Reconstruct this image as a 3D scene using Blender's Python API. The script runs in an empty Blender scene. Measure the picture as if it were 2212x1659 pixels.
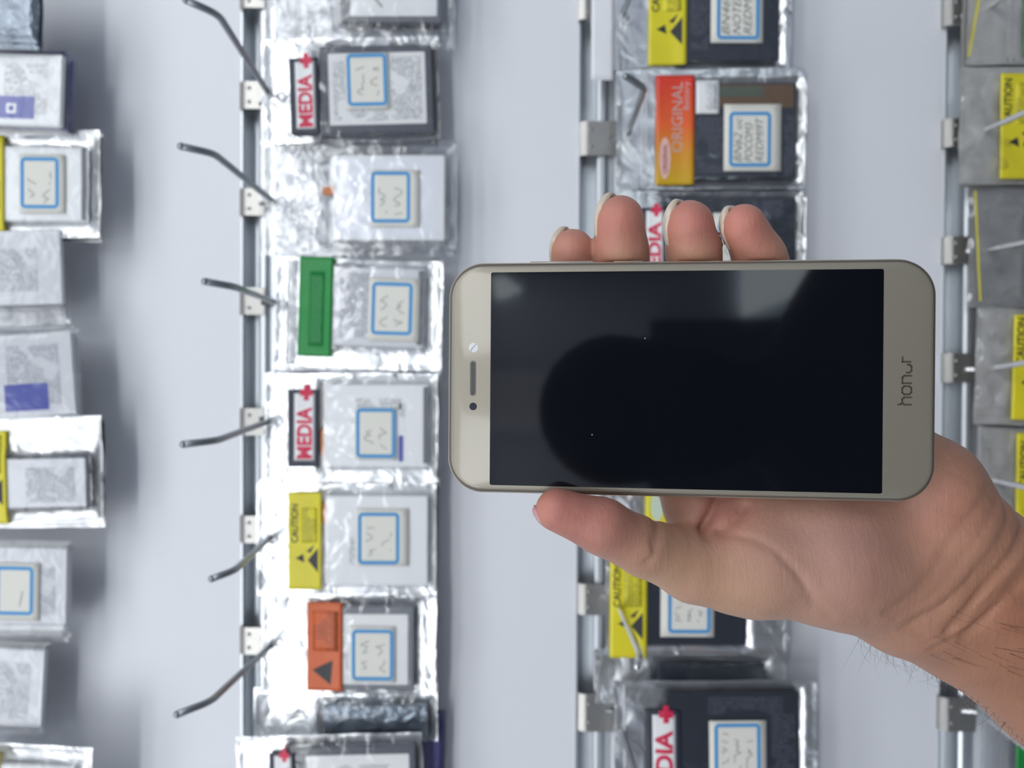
import bpy, bmesh, math, random
import numpy as np
from mathutils import Vector, Matrix, noise
from math import radians, sin, cos, pi, sqrt

# ------------------------------------------------------------------ camera
FPX = 2212 * 26 / 36.0
WALL_D = 0.56
CAM = np.array([0.0, -WALL_D, 1.4])
_d, _r = radians(.66), radians(.26)
FWD = np.array([-sin(_d), cos(_d), 0.0])
_R0 = np.array([0, 0, -1.0])
_U0 = np.cross(_R0, FWD)
RIGHT = _R0 * cos(_r) + _U0 * sin(_r)
UP = _U0 * cos(_r) - _R0 * sin(_r)
sc = bpy.context.scene
cam_data = bpy.data.cameras.new('camera')
cam = bpy.data.objects.new('camera', cam_data)
sc.collection.objects.link(cam)
M = Matrix.Identity(4)
for i in range(3):
    M[i][0] = RIGHT[i]; M[i][1] = UP[i]; M[i][2] = -FWD[i]; M[i][3] = CAM[i]
cam.matrix_world = M
cam_data.lens = 26; cam_data.sensor_width = 36; cam_data.sensor_fit = 'HORIZONTAL'
cam_data.clip_start = 0.01; cam_data.clip_end = 50
cam_data.dof.use_dof = True
cam_data.dof.focus_distance = 0.226
cam_data.dof.aperture_fstop = 12.0
sc.camera = cam

# ------------------------------------------------------------------ world, lights, exposure
w = bpy.data.worlds.new('room_air'); sc.world = w; w.use_nodes = True
w.node_tree.nodes['Background'].inputs[0].default_value = (.75, .83, 1, 1)
w.node_tree.nodes['Background'].inputs[1].default_value = 0.35
def area(name, loc, size, power, target, color=(.955, .98, 1.0)):
    l = bpy.data.lights.new(name, 'AREA'); l.shape = 'RECTANGLE'; l.size, l.size_y = size
    l.energy = power; l.color = color
    o = bpy.data.objects.new(name, l); sc.collection.objects.link(o); o.location = loc
    o.rotation_euler = (Vector(target) - Vector(loc)).to_track_quat('-Z', 'Y').to_euler()
    return o
for lx, ly, pw in ((1.2, -1.5, 9), (-1.2, -1.5, 9), (.7, -2.95, 19), (-.7, -2.95, 19), (1.9, -2.6, 10), (-1.9, -2.6, 10), (.55, -.75, 4), (-.55, -.75, 4)):
    area('ceiling_lamp', (lx, ly, 2.46), (1.0, .5), pw, (lx * .6, ly + 1.2, .4))
sc.view_settings.view_transform = 'Standard'
sc.view_settings.look = 'None'
sc.view_settings.exposure = 0.13
sc.view_settings.gamma = 1
sc.view_settings.use_curve_mapping = False

# ------------------------------------------------------------------ helpers
def ray(px, py):
    return FWD + RIGHT * ((px - 1106) / FPX) - UP * ((py - 829.5) / FPX)
def on_wall(px, py, t=0.0):
    """point on the plane standing t metres in front of the wall, seen at px,py"""
    d = ray(px, py)
    return CAM + d * ((WALL_D - t) / d[1])
def in_hand(px, py, dist):
    return CAM + ray(px, py) * dist

MATS = {}
def mat(name, base, rough=.5, metal=0., coat=0., spec=.5, sss=0., bump=None, alpha=None, emis=None):
    if name in MATS: return MATS[name]
    m = bpy.data.materials.new(name); m.use_nodes = True
    nt = m.node_tree; b = nt.nodes['Principled BSDF']
    b.inputs['Base Color'].default_value = (*base, 1)
    b.inputs['Roughness'].default_value = rough
    b.inputs['Metallic'].default_value = metal
    b.inputs['Coat Weight'].default_value = coat
    b.inputs['Coat Roughness'].default_value = .08
    b.inputs['Specular IOR Level'].default_value = spec
    if bump:
        tc = nt.nodes.new('ShaderNodeTexCoord'); n = nt.nodes.new('ShaderNodeTexNoise')
        n.inputs['Scale'].default_value = bump[0]; n.inputs['Detail'].default_value = bump[3] if len(bump) > 3 else 3
        n.inputs['Distortion'].default_value = bump[4] if len(bump) > 4 else 0
        bp = nt.nodes.new('ShaderNodeBump'); bp.inputs['Strength'].default_value = bump[1]
        bp.inputs['Distance'].default_value = bump[2]
        nt.links.new(tc.outputs['Object'], n.inputs['Vector']); nt.links.new(n.outputs[0], bp.inputs['Height'])
        nt.links.new(bp.outputs[0], b.inputs['Normal'])
    MATS[name] = m
    return m
def film_mat(name, tint, gloss, rough):
    if name in MATS: return MATS[name]
    m = bpy.data.materials.new(name); m.use_nodes = True; nt = m.node_tree; nt.nodes.clear()
    out = nt.nodes.new('ShaderNodeOutputMaterial'); mx = nt.nodes.new('ShaderNodeMixShader')
    tr = nt.nodes.new('ShaderNodeBsdfTransparent'); gl = nt.nodes.new('ShaderNodeBsdfGlossy')
    tr.inputs[0].default_value = (*tint, 1); gl.inputs['Roughness'].default_value = rough
    gl.inputs[0].default_value = (1, 1, 1, 1)
    lw = nt.nodes.new('ShaderNodeLayerWeight'); lw.inputs['Blend'].default_value = .20
    ma = nt.nodes.new('ShaderNodeMath'); ma.operation = 'MULTIPLY_ADD'
    ma.inputs[1].default_value = .8; ma.inputs[2].default_value = gloss; ma.use_clamp = True
    tc = nt.nodes.new('ShaderNodeTexCoord'); n = nt.nodes.new('ShaderNodeTexNoise')
    n.inputs['Scale'].default_value = 60; n.inputs['Detail'].default_value = 2; n.inputs['Distortion'].default_value = .6
    bp = nt.nodes.new('ShaderNodeBump'); bp.inputs['Strength'].default_value = .4; bp.inputs['Distance'].default_value = .0022
    L = nt.links.new
    L(tc.outputs['Object'], n.inputs['Vector']); L(n.outputs[0], bp.inputs['Height'])
    L(bp.outputs[0], gl.inputs['Normal']); L(bp.outputs[0], lw.inputs['Normal'])
    L(lw.outputs['Fresnel'], ma.inputs[0]); L(ma.outputs[0], mx.inputs[0])
    L(tr.outputs[0], mx.inputs[1]); L(gl.outputs[0], mx.inputs[2]); L(mx.outputs[0], out.inputs[0])
    MATS[name] = m
    return m
def print_mat(name, paper, ink, pitch=.0013, cut=.47, rough=.45):
    """a label face with rows of tiny print too small to read"""
    if name in MATS: return MATS[name]
    m = mat(name, paper, rough); nt = m.node_tree; L = nt.links.new; b = nt.nodes['Principled BSDF']
    tc = nt.nodes.new('ShaderNodeTexCoord'); sp = nt.nodes.new('ShaderNodeSeparateXYZ'); L(tc.outputs['Object'], sp.inputs[0])
    def math_(op, a, bb=None):
        n = nt.nodes.new('ShaderNodeMath'); n.operation = op
        for i, v in enumerate((a, bb)):
            if v is None: continue
            if isinstance(v, (int, float)): n.inputs[i].default_value = v
            else: L(v, n.inputs[i])
        return n.outputs[0]
    row = math_('DIVIDE', sp.outputs[2], pitch)
    fr = math_('FRACT', row); on = math_('GREATER_THAN', fr, .42)
    fl = math_('FLOOR', row)
    cb = nt.nodes.new('ShaderNodeCombineXYZ'); L(math_('MULTIPLY', sp.outputs[0], 700.), cb.inputs[0]); L(math_('MULTIPLY', fl, 3.17), cb.inputs[1])
    n1 = nt.nodes.new('ShaderNodeTexNoise'); n1.inputs['Scale'].default_value = 1.6; n1.inputs['Detail'].default_value = 1; L(cb.outputs[0], n1.inputs['Vector'])
    n2 = nt.nodes.new('ShaderNodeTexNoise'); n2.inputs['Scale'].default_value = 70; n2.inputs['Detail'].default_value = 0; L(tc.outputs['Object'], n2.inputs['Vector'])
    f = math_('MULTIPLY', math_('MULTIPLY', on, math_('GREATER_THAN', n1.outputs[0], cut)), math_('GREATER_THAN', n2.outputs[0], .36))
    mx = nt.nodes.new('ShaderNodeMix'); mx.data_type = 'RGBA'; mx.inputs['A'].default_value = (*paper, 1); mx.inputs['B'].default_value = (*ink, 1)
    L(f, mx.inputs['Factor']); L(mx.outputs['Result'], b.inputs['Base Color'])
    return m

def S(r, g, b):
    f = lambda c: (c / 255 / 12.92) if c / 255 <= .04045 else ((c / 255 + .055) / 1.055) ** 2.4
    return (f(r), f(g), f(b))

def link(name, me, m, parent=None, smooth=False):
    o = bpy.data.objects.new(name, me); sc.collection.objects.link(o)
    if m: me.materials.append(m)
    if parent: o.parent = parent
    if smooth:
        for p in me.polygons: p.use_smooth = True
    return o
def mesh(verts, faces):
    me = bpy.data.meshes.new('m'); me.from_pydata([tuple(v) for v in verts], [], faces); me.update(); return me
def tag(o, label, cat, group=None):
    o['label'] = label; o['category'] = cat
    if group: o['group'] = group
    return o
def empty(name, loc, rot=(0, 0, 0)):
    o = bpy.data.objects.new(name, None); sc.collection.objects.link(o); o.location = loc; o.rotation_euler = rot
    o.empty_display_size = .01
    return o
def box_bm(bm, lo, hi, bevel=0):
    vs = [bm.verts.new((x, y, z)) for x in (lo[0], hi[0]) for y in (lo[1], hi[1]) for z in (lo[2], hi[2])]
    for f in ((0, 1, 3, 2), (4, 6, 7, 5), (0, 4, 5, 1), (2, 3, 7, 6), (0, 2, 6, 4), (1, 5, 7, 3)):
        bm.faces.new([vs[i] for i in f])
def box(name, lo, hi, m, parent=None, bevel=0):
    bm = bmesh.new(); box_bm(bm, lo, hi)
    bmesh.ops.recalc_face_normals(bm, faces=bm.faces)
    if bevel: bmesh.ops.bevel(bm, geom=bm.edges[:], offset=bevel, segments=3, affect='EDGES', profile=.5)
    me = bpy.data.meshes.new(name); bm.to_mesh(me); bm.free()
    return link(name, me, m, parent)
def structure(o):
    o['kind'] = 'structure'; return o
def tube_mesh(pts, rad, n=12, caps=True):
    pts = [Vector(p) for p in pts]
    rads = rad if isinstance(rad, (list, tuple)) else [rad] * len(pts)
    V, Fc = [], []
    t0 = (pts[1] - pts[0]).normalized()
    up = Vector((0, 0, 1)) if abs(t0.z) < .9 else Vector((1, 0, 0))
    nrm = t0.cross(up).normalized()
    for i, p in enumerate(pts):
        t = (pts[min(i + 1, len(pts) - 1)] - pts[max(i - 1, 0)]).normalized()
        nrm = (nrm - t * nrm.dot(t)).normalized(); bi = t.cross(nrm)
        for k in range(n):
            a = 2 * pi * k / n
            V.append(p + (nrm * cos(a) + bi * sin(a)) * rads[i])
    for i in range(len(pts) - 1):
        for k in range(n):
            Fc.append((i * n + k, i * n + (k + 1) % n, (i + 1) * n + (k + 1) % n, (i + 1) * n + k))
    if caps:
        Fc.append(tuple(range(n))[::-1]); Fc.append(tuple((len(pts) - 1) * n + k for k in range(n)))
    return mesh(V, Fc)
def smooth_path(pts, it=2):
    pts = [Vector(p) for p in pts]
    for _ in range(it):
        q = [pts[0]]
        for a, b in zip(pts, pts[1:]): q += [a * .75 + b * .25, a * .25 + b * .75]
        pts = q + [pts[-1]]
    return pts
def rr_loop(w, h, r, n=10):
    out = []
    for cx, cz, a0 in ((w / 2 - r, h / 2 - r, 0), (-w / 2 + r, h / 2 - r, pi / 2), (-w / 2 + r, -h / 2 + r, pi), (w / 2 - r, -h / 2 + r, 1.5 * pi)):
        for k in range(n + 1):
            a = a0 + k * pi / 2 / n
            out.append((cx + r * cos(a), cz + r * sin(a)))
    return out
def layered(w, h, r, layers, n=10, cx=0, cz=0):
    """solid built of rounded rectangles; layers = (inset, y)"""
    V, Fc = [], []; N = None
    for ins, y in layers:
        lp = rr_loop(w - 2 * ins, h - 2 * ins, max(r - ins, .0002), n); N = len(lp)
        V += [(x + cx, y, z + cz) for x, z in lp]
    for i in range(len(layers) - 1):
        for k in range(N):
            Fc.append((i * N + k, i * N + (k + 1) % N, (i + 1) * N + (k + 1) % N, (i + 1) * N + k))
    Fc.append(tuple(range(N))[::-1]); Fc.append(tuple((len(layers) - 1) * N + k for k in range(N)))
    me = mesh(V, Fc)
    bm = bmesh.new(); bm.from_mesh(me); bmesh.ops.recalc_face_normals(bm, faces=bm.faces); bm.to_mesh(me); bm.free()
    return me
_fontc = {}
def text_mesh(body, bold=0.0, shear=0.0):
    cu = bpy.data.curves.new('t', 'FONT'); cu.body = body; cu.size = 1; cu.offset = bold; cu.shear = shear; cu.resolution_u = 3
    cu.align_x = 'CENTER'; cu.align_y = 'CENTER'
    o = bpy.data.objects.new('t', cu); sc.collection.objects.link(o)
    dg = bpy.context.evaluated_depsgraph_get(); dg.update()
    me = bpy.data.meshes.new_from_object(o.evaluated_get(dg))
    bpy.data.objects.remove(o); bpy.data.curves.remove(cu)
    v = np.array([(a.co.x, a.co.y) for a in me.vertices]); f = [tuple(p.vertices) for p in me.polygons]
    bpy.data.meshes.remove(me)
    lo, hi = v.min(0), v.max(0)
    return (v - (lo + hi) / 2) / (hi - lo), f

# ------------------------------------------------------------------ materials
WHITE = mat('white_panel_laminate', S(226, 228, 233), .42, bump=(60, .05, .001))
ALU = mat('brushed_aluminium', (.62, .65, .68), .38, .85, bump=(400, .05, .0003))
ALU_D = mat('channel_aluminium', (.33, .36, .39), .5, .7)
CLIP = mat('nickel_plate', (.42, .41, .39), .33, .9, bump=(180, .3, .0004))
WIRE = mat('grey_steel_wire', (.30, .32, .34), .32, .8)
WIRE_B = mat('chrome_wire', (.75, .75, .75), .2, 1)
FOIL = mat('silver_foil', (.86, .87, .88), .30, .92, bump=(45, .8, .0026, 2, .9))
FOIL_G = mat('grey_static_shield_foil', (.68, .67, .65), .4, .5, bump=(80, .7, .0020, 3, .5))
FOIL_D = mat('dark_static_shield_foil', (.20, .23, .27), .25, .8, bump=(90, .7, .0020, 3, .5))
PLASTIC = mat('milky_white_plastic', (.78, .79, .82), .35, bump=(60, .5, .002))
FILM = film_mat('clear_film', (.99, .992, .993), .035, .12)
FILM_H = film_mat('clear_bag_film', (.96, .965, .97), .06, .16)
B_BLACK = mat('black_battery_wrap', S(52, 58, 70), .42, bump=(300, .1, .0003))
B_GREY = mat('grey_battery_wrap', S(108, 112, 120), .4)
B_SILV = mat('silver_battery_wrap', S(212, 214, 219), .4, .1)
B_WHITE = mat('white_battery_wrap', S(238, 240, 242), .42)
LABEL = mat('white_label_paper', S(238, 239, 240), .5)
PAPER = mat('sticker_paper', S(226, 225, 216), .65)
BLUE = mat('sky_blue_ink', S(74, 150, 206), .6)
INK = mat('grey_pen_ink', S(105, 110, 116), .7)
YEL = mat('yellow_warning_tape', S(224, 212, 45), .38)
BLK = mat('black_print', S(48, 48, 50), .5)
GREEN = mat('green_tape', S(20, 140, 62), .38)
ORG = mat('orange_tape', S(208, 98, 48), .42)
RED = mat('crimson_print', S(212, 38, 80), .45)
DKNAVY = mat('dark_navy_label', S(52, 56, 70), .45)
ROYAL = mat('royal_blue_label', S(62, 76, 172), .4)
COPPER = mat('orange_flex_connector', S(196, 120, 70), .45, .2)
BROWN = mat('brown_flex_board', S(112, 88, 66), .5)
AZURE = mat('azure_tape', S(20, 120, 190), .4)
VIOLET = mat('violet_battery_wrap', S(70, 70, 140), .35)
PRINT = print_mat('white_label_with_fine_print', S(238, 239, 240), S(150, 154, 162))
PRINT_G = print_mat('silver_wrap_with_fine_print', S(212, 214, 219), S(150, 154, 164), .0016, .42)
PRINT_K = print_mat('black_wrap_with_fine_print', S(52, 58, 70), S(96, 100, 114), .0015, .45)
PRINT_Y = print_mat('yellow_tape_with_fine_print', S(224, 212, 45), S(158, 152, 48), .0021, .40)
PRINT_O = print_mat('orange_tape_with_fine_print', S(208, 98, 48), S(150, 76, 48), .0021, .40)
PRINT_GR = print_mat('green_tape_with_fine_print', S(20, 140, 62), S(20, 112, 55), .0024, .42)

def gradient_mat():
    m = mat('red_to_gold_label', (1, 1, 1), .35); nt = m.node_tree; L = nt.links.new
    tc = nt.nodes.new('ShaderNodeTexCoord'); sp = nt.nodes.new('ShaderNodeSeparateXYZ'); L(tc.outputs['Object'], sp.inputs[0])
    mr = nt.nodes.new('ShaderNodeMapRange'); mr.inputs['From Min'].default_value = -.040; mr.inputs['From Max'].default_value = .037
    L(sp.outputs[0], mr.inputs['Value'])
    cr = nt.nodes.new('ShaderNodeValToRGB'); e = cr.color_ramp.elements
    e[0].position = .0; e[0].color = (*S(205, 165, 25), 1); e[1].position = 1; e[1].color = (*S(222, 58, 45), 1)
    a = e.new(.3); a.color = (*S(212, 140, 32), 1); a = e.new(.55); a.color = (*S(226, 96, 40), 1)
    L(mr.outputs[0], cr.inputs[0]); L(cr.outputs[0], nt.nodes['Principled BSDF'].inputs['Base Color'])
    return m
GRAD = gradient_mat()

# ------------------------------------------------------------------ the room
ROOM = mat('room_wall_paint', S(222, 228, 240), .8)
CEIL = mat('ceiling_paint', S(235, 236, 238), .8)
FLOOR_M = mat('grey_floor_tile', S(120, 122, 126), .4)
DOOR_M = mat('dark_door_paint', S(40, 42, 48), .6)
GLASSW = mat('frosted_white_board', S(235, 238, 240), .5)
structure(box('floor', (-2.6, -3.4, -.05), (2.6, .05, 0), FLOOR_M))
structure(box('ceiling', (-2.6, -3.4, 2.5), (2.6, .05, 2.55), CEIL))
structure(box('wall_rear', (-2.6, -3.45, 0), (2.6, -3.4, 2.5), ROOM))
structure(box('wall_left', (-2.65, -3.4, 0), (-2.6, .05, 2.5), ROOM))
structure(box('wall_right', (2.6, -3.4, 0), (2.65, .05, 2.5), ROOM))
structure(box('wall_back', (-2.6, .02, 0), (2.6, .05, 2.5), WHITE))

structure(box('trim_11', (-.19, -3.40, 1.80), (.07, -3.37, 2.25), mat('pale_reflection_panel', S(245, 248, 255), .5)))  # unseen panel added to put a pale rectangle in the screen's reflection
structure(box('trim_12', (-2.3, -3.40, 0), (.29, -3.30, 1.45), mat('dark_reflection_panel', S(70, 74, 84), .5)))  # unseen dark panel added for contrast in the phone screen's reflection
def glow_panel(name, pts, strength):  # emissive shapes added behind the camera for bright screen reflections, not real openings
    m = bpy.data.materials.new(name + '_emission'); m.use_nodes = True; b = m.node_tree.nodes['Principled BSDF']
    b.inputs['Emission Color'].default_value = (.85, .97, 1, 1); b.inputs['Emission Strength'].default_value = strength; b.inputs['Base Color'].default_value = (.8, .8, .8, 1)
    structure(link(name, mesh([(x, -3.385, z) for x, z in pts] + [(x, -3.36, z) for x, z in pts], [tuple(range(len(pts))), tuple(range(2 * len(pts) - 1, len(pts) - 1, -1))]), m))
glow_panel('added_glow_1', [(.31, 1.05), (.50, .60), (.75, .45), (.75, 1.07), (.31, 1.07)], 3.0)  # added glow, cut to a wedge to shape a bright screen reflection
glow_panel('added_glow_2', [(.44, 2.02), (.50, 2.10), (.50, 2.16), (.40, 2.14)], 3.0)  # small added glow for a soft bright spot reflected in the screen
structure(box('trim_13', (.52, -3.40, 1.3), (1.6, -3.30, 2.5), mat('dark_reflection_panel', S(70, 74, 84), .5)))  # second unseen dark panel, added only for what the screen mirrors
RAILS = [(525, 'left'), (1250, 'middle'), (2038, 'right')]   # where the photo shows each channel begin
def zof(px): return on_wall(px, 829, 0)[2]
rail_z = [zof(525), zof(1250), zof(2038)]
gap = rail_z[0] - rail_z[1]
zs = [rail_z[0] + gap * 2, rail_z[0] + gap] + rail_z + [rail_z[2] - gap]
RH = .0245  # channel height
tops = zs
# white panels between the channels
for i in range(len(tops) + 1):
    hi = 2.5 if i == 0 else tops[i - 1] - RH + .001
    lo = 0 if i == len(tops) else tops[i]
    structure(box('wall_back_panel', (-2.6, 0, lo), (2.6, .02, hi), WHITE, bevel=.0005))
def rail(z, name):
    """aluminium slat channel: recessed back, small top flange, projecting lower lip"""
    prof = [(0, -.0008), (0.0012, -.0008), (0.0012, .0005), (-.0012, .0015), (-.0125, .0150 - .001), (-.0128, -.0025), (-.0150, -.0040), (-.0180, -.0040), (-.0185, -.0025),
            (-.0215, -.0012), (-.0248, -.0012), (-.0248, .0008), (-.0235, .0012), (-.0150, .0012), (-.0142, .0185), (0.0, .0185)]
    V = []; n = len(prof)
    prof[4] = (-.0012, .0145); prof.insert(5, (-.0128, .0145)); n = len(prof)
    for x in (-2.55, 2.55):
        V += [(x, y, z + dz) for dz, y in prof]
    Fc = [(k, (k + 1) % n, n + (k + 1) % n, n + k) for k in range(n)]
    me = mesh(V, Fc)
    bm = bmesh.new(); bm.from_mesh(me); bmesh.ops.recalc_face_normals(bm, faces=bm.faces); bm.to_mesh(me); bm.free()
    o = structure(link(name, me, ALU))
    return o
for i, z in enumerate(tops): rail(z, 'trim_%d' % (i + 1))

# ------------------------------------------------------------------ bags of batteries
def px_rect(b, r):
    x0, x1, y0, y1 = r; cx, cy, s = b['c'][0], b['c'][1], b['s']
    return (-(y1 - cy) / s, -(y0 - cy) / s, -(x1 - cx) / s, -(x0 - cx) / s)   # x0,x1,z0,z1 local metres
def sm(e0, e1, x):
    t = min(1, max(0, (x - e0) / (e1 - e0))); return t * t * (3 - 2 * t)
def film_height(b):
    bx0, bx1, bz0, bz1 = b['br']; X0, X1, Z0, Z1 = b['r']; seed = b['seed']; hb = b['hb']; wr = b['wr']
    def h(x, z):
        dx = max(bx0 - x, x - bx1, 0); dz = max(bz0 - z, z - bz1, 0); d = sqrt(dx * dx + dz * dz)
        e = min(x - X0, X1 - x, z - Z0, Z1 - z)
        near = 1 - sm(0.0, .011, d)
        edge = sm(0.0, .004, e)
        n = noise.noise(Vector((x * 60 + seed, z * 60, seed))) + .6 * abs(noise.noise(Vector((x * 130 + seed, z * 110, 3.3 + seed))))
        return .0004 + (hb * near + wr * (n + .35) * (1 - near * .93)) * edge
    def hl(x, z):
        dx = max(bx0 - x, x - bx1, 0); dz = max(bz0 - z, z - bz1, 0); near = 1 - sm(0.0, .011, sqrt(dx * dx + dz * dz))
        return .0004 + hb * near + wr * (.12 * noise.noise(Vector((x * 60 + seed, z * 60, seed))) + .85) * (1 - near * .93)
    b['hl'] = hl
    return h
def drape(b, rect, off, m, name, parent, nx=14, nz=14, poly=None):
    x0, x1, z0, z1 = rect; h = b['hl']; V = []; Fc = []
    for i in range(nx + 1):
        for k in range(nz + 1):
            x = x0 + (x1 - x0) * i / nx; z = z0 + (z1 - z0) * k / nz
            V.append((x, -h(x, z) - off, z))
    for i in range(nx):
        for k in range(nz):
            a = i * (nz + 1) + k; Fc.append((a, a + nz + 1, a + nz + 2, a + 1))
    n = len(V)                                    # give the label its paper thickness
    V += [(v[0], v[1] + min(off * .6, .00012), v[2]) for v in V]
    Fc += [tuple(n + i for i in f[::-1]) for f in Fc]
    rim = [i * (nz + 1) for i in range(nx + 1)] + [nx * (nz + 1) + k for k in range(1, nz + 1)] + [i * (nz + 1) + nz for i in range(nx - 1, -1, -1)] + [k for k in range(nz - 1, 0, -1)]
    for a, c in zip(rim, rim[1:] + rim[:1]): Fc.append((c, a, a + n, c + n))
    return link(name, mesh(V, Fc), m, parent, True)
def fine(b, pts, faces, off, step=.0016):
    """flat outline cut small enough to follow the label surface"""
    bm = bmesh.new(); vs = [bm.verts.new((x, 0, z)) for x, z in pts]
    for f in faces:
        try: bm.faces.new([vs[i] for i in f])
        except ValueError: pass
    bmesh.ops.triangulate(bm, faces=bm.faces[:])
    for _ in range(6):
        lng = [e for e in bm.edges if e.calc_length() > step]
        if not lng: break
        bmesh.ops.subdivide_edges(bm, edges=lng, cuts=1); bmesh.ops.triangulate(bm, faces=[f for f in bm.faces if len(f.verts) > 3])
    for v in bm.verts: v.co.y = -b['hl'](v.co.x, v.co.z) - off
    me = bpy.data.meshes.new('m'); bm.to_mesh(me); bm.free(); return me
def drape_poly(b, pts, off, m, name, parent):
    return link(name, fine(b, [(x, z) for x, z in pts], [tuple(range(len(pts)))], off), m, parent)
def drape_text(b, body, rect, off, m, name, parent, bold=0., shear=0., jitter=0, rot=0):
    v, f = text_mesh(body, bold, shear); x0, x1, z0, z1 = rect; V = []
    for a in v:
        x = (x0 + x1) / 2 + a[0] * (x1 - x0); z = (z0 + z1) / 2 + a[1] * (z1 - z0)
        V.append((x, z))
    return link(name, fine(b, V, f, off + .0002), m, parent)
def ring_mesh(b, rect, wd, r, off, m, name, parent):
    x0, x1, z0, z1 = rect; cx, cz = (x0 + x1) / 2, (z0 + z1) / 2
    A = rr_loop(x1 - x0, z1 - z0, r, 6); B = rr_loop(x1 - x0 - 2 * wd, z1 - z0 - 2 * wd, max(r - wd, .0003), 6); n = len(A)
    V = [(x + cx, z + cz) for x, z in A + B]
    return link(name, fine(b, V, [(i, (i + 1) % n, n + (i + 1) % n, n + i) for i in range(n)], off), m, parent)
def scribble(b, rect, off, m, name, parent, seed, lines=2):
    rnd = random.Random(seed); x0, x1, z0, z1 = rect; V = []; Fc = []
    for l in range(lines):
        zc = z1 - (z1 - z0) * (l + .5) / lines; hh = (z1 - z0) / lines * .32
        a = x0 + (x1 - x0) * rnd.uniform(.05, .2); e = x0 + (x1 - x0) * rnd.uniform(.65, .95)
        pts = []; x = a
        while x < e:
            pts.append((x + rnd.uniform(-.4, .4) * hh, zc + hh * rnd.choice((-1, 1)) * rnd.uniform(.5, 1)))
            x += hh * rnd.uniform(.3, .8)
            if rnd.random() < .22 and len(pts) > 1:
                _ribbon(b, pts, V, Fc, off); pts = []; x += hh * .6
        if len(pts) > 1: _ribbon(b, pts, V, Fc, off)
    if V: link(name, mesh(V, Fc), m, parent)
def _ribbon(b, pts, V, Fc, off, wd=.00022):
    pts = [Vector((p[0], p[1], 0)) for p in pts]; pts = smooth_path(pts, 1)
    for p, q in zip(pts, pts[1:]):
        t = (q - p)
        if t.length < 1e-7: continue
        nr = Vector((-t.y, t.x, 0)).normalized() * wd; n = len(V)
        for c in (p + nr, p - nr, q - nr, q + nr): V.append((c.x, -b['hl'](c.x, c.y) - off - .0001, c.y))
        Fc.append((n, n + 1, n + 2, n + 3))

def sheet(b, back, m, name, parent):
    """one wall of the bag, crumpled; back=True is the wall nearer the display"""
    X0, X1, Z0, Z1 = b['r']; h = b['h']; nx = max(12, int((X1 - X0) / .0016)); nz = max(12, int((Z1 - Z0) / .0016))
    seed = b['seed']; V = []; Fc = []
    for i in range(nx + 1):
        for k in range(nz + 1):
            u, v = i / nx, k / nz
            x = X0 + (X1 - X0) * u; z = Z0 + (Z1 - Z0) * v
            wob = .0009 * noise.noise(Vector((z * 40, seed, 1.7))) * (1 if u in (0, 1) else 0)
            if back:
                n = noise.noise(Vector((x * 75 + seed * 2, z * 45, 7 + seed)))
                rz = 1 - abs(noise.noise(Vector((x * 38 + 9, z * 55 + seed, 2)))) * 2
                e = min(x - X0, X1 - x, z - Z0, Z1 - z)
                y = .0002 + b['wr'] * .9 * (n * .8 + .4 * rz) * sm(0, .006, e) * .8 - (.0004 if e < .002 else 0)
                bx0, bx1, bz0, bz1 = b['br']
                dd = max(bx0 - x, x - bx1, bz0 - z, z - bz1)
                y += .0027 * (1 - sm(-.001, .006, dd))
            else:
                y = -h(x, z)
            V.append((x + wob, y, z + (.0010 * noise.noise(Vector((x * 45, seed, 4))) if k in (0, nz) else 0)))
    for i in range(nx):
        for k in range(nz):
            a = i * (nz + 1) + k; Fc.append((a, a + nz + 1, a + nz + 2, a + 1))
    return link(name, mesh(V, Fc), m, parent, True)

def sticker(b, root, paper, frame, seed, lines=2, words=None):
    pr = px_rect(b, paper); fr = px_rect(b, frame)
    st = drape(b, pr, .0004, PAPER, 'price_sticker', root, 6, 6)
    ring_mesh(b, fr, .0026, .0035, .0005, BLUE, 'border', st)
    x0, x1, z0, z1 = fr; i = .0035
    if words:
        n = len(words)
        for k, t in enumerate(words):
            zt = z1 - i - (z1 - z0 - 2 * i) * k / n; zb = z1 - i - (z1 - z0 - 2 * i) * (k + .72) / n
            if t: drape_text(b, t, (x0 + i, x0 + i + (x1 - x0 - 2 * i) * min(1, .12 * len(t) + .14), zb, zt), .0005, INK, 'handwriting', st, -.01, .3)
    else:
        scribble(b, (x0 + i, x1 - i, z0 + i, z1 - i), .0005, INK, 'handwriting', st, seed, lines)
    return st
def esd_marks(b, root, tape, rect, m=None, single=False):
    x0, x1, y0, y1 = rect; sx = (x1 - x0) / 80.0
    if single: tris = [[(12, 47), (58, 69), (53, 13)]]
    else: tris = [[(17, 74.5), (35, 85), (38.6, 65)], [(43, 91), (63, 108), (53, 88)], [(46, 70), (71, 100), (71, 41)]]
    V = []; Fc = []
    for t in tris:
        n = len(V)
        for dx, dy in t:
            r = px_rect(b, (x0 + dx * sx, x0 + dx * sx, y1 - dy * sx, y1 - dy * sx)); V.append((r[0], r[2]))
        Fc.append((n, n + 1, n + 2))
    # the reaching hand shows as tape colour inside the big triangle
    link('warning_triangle', fine(b, V, Fc, .0006), m or BLK, tape)
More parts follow.
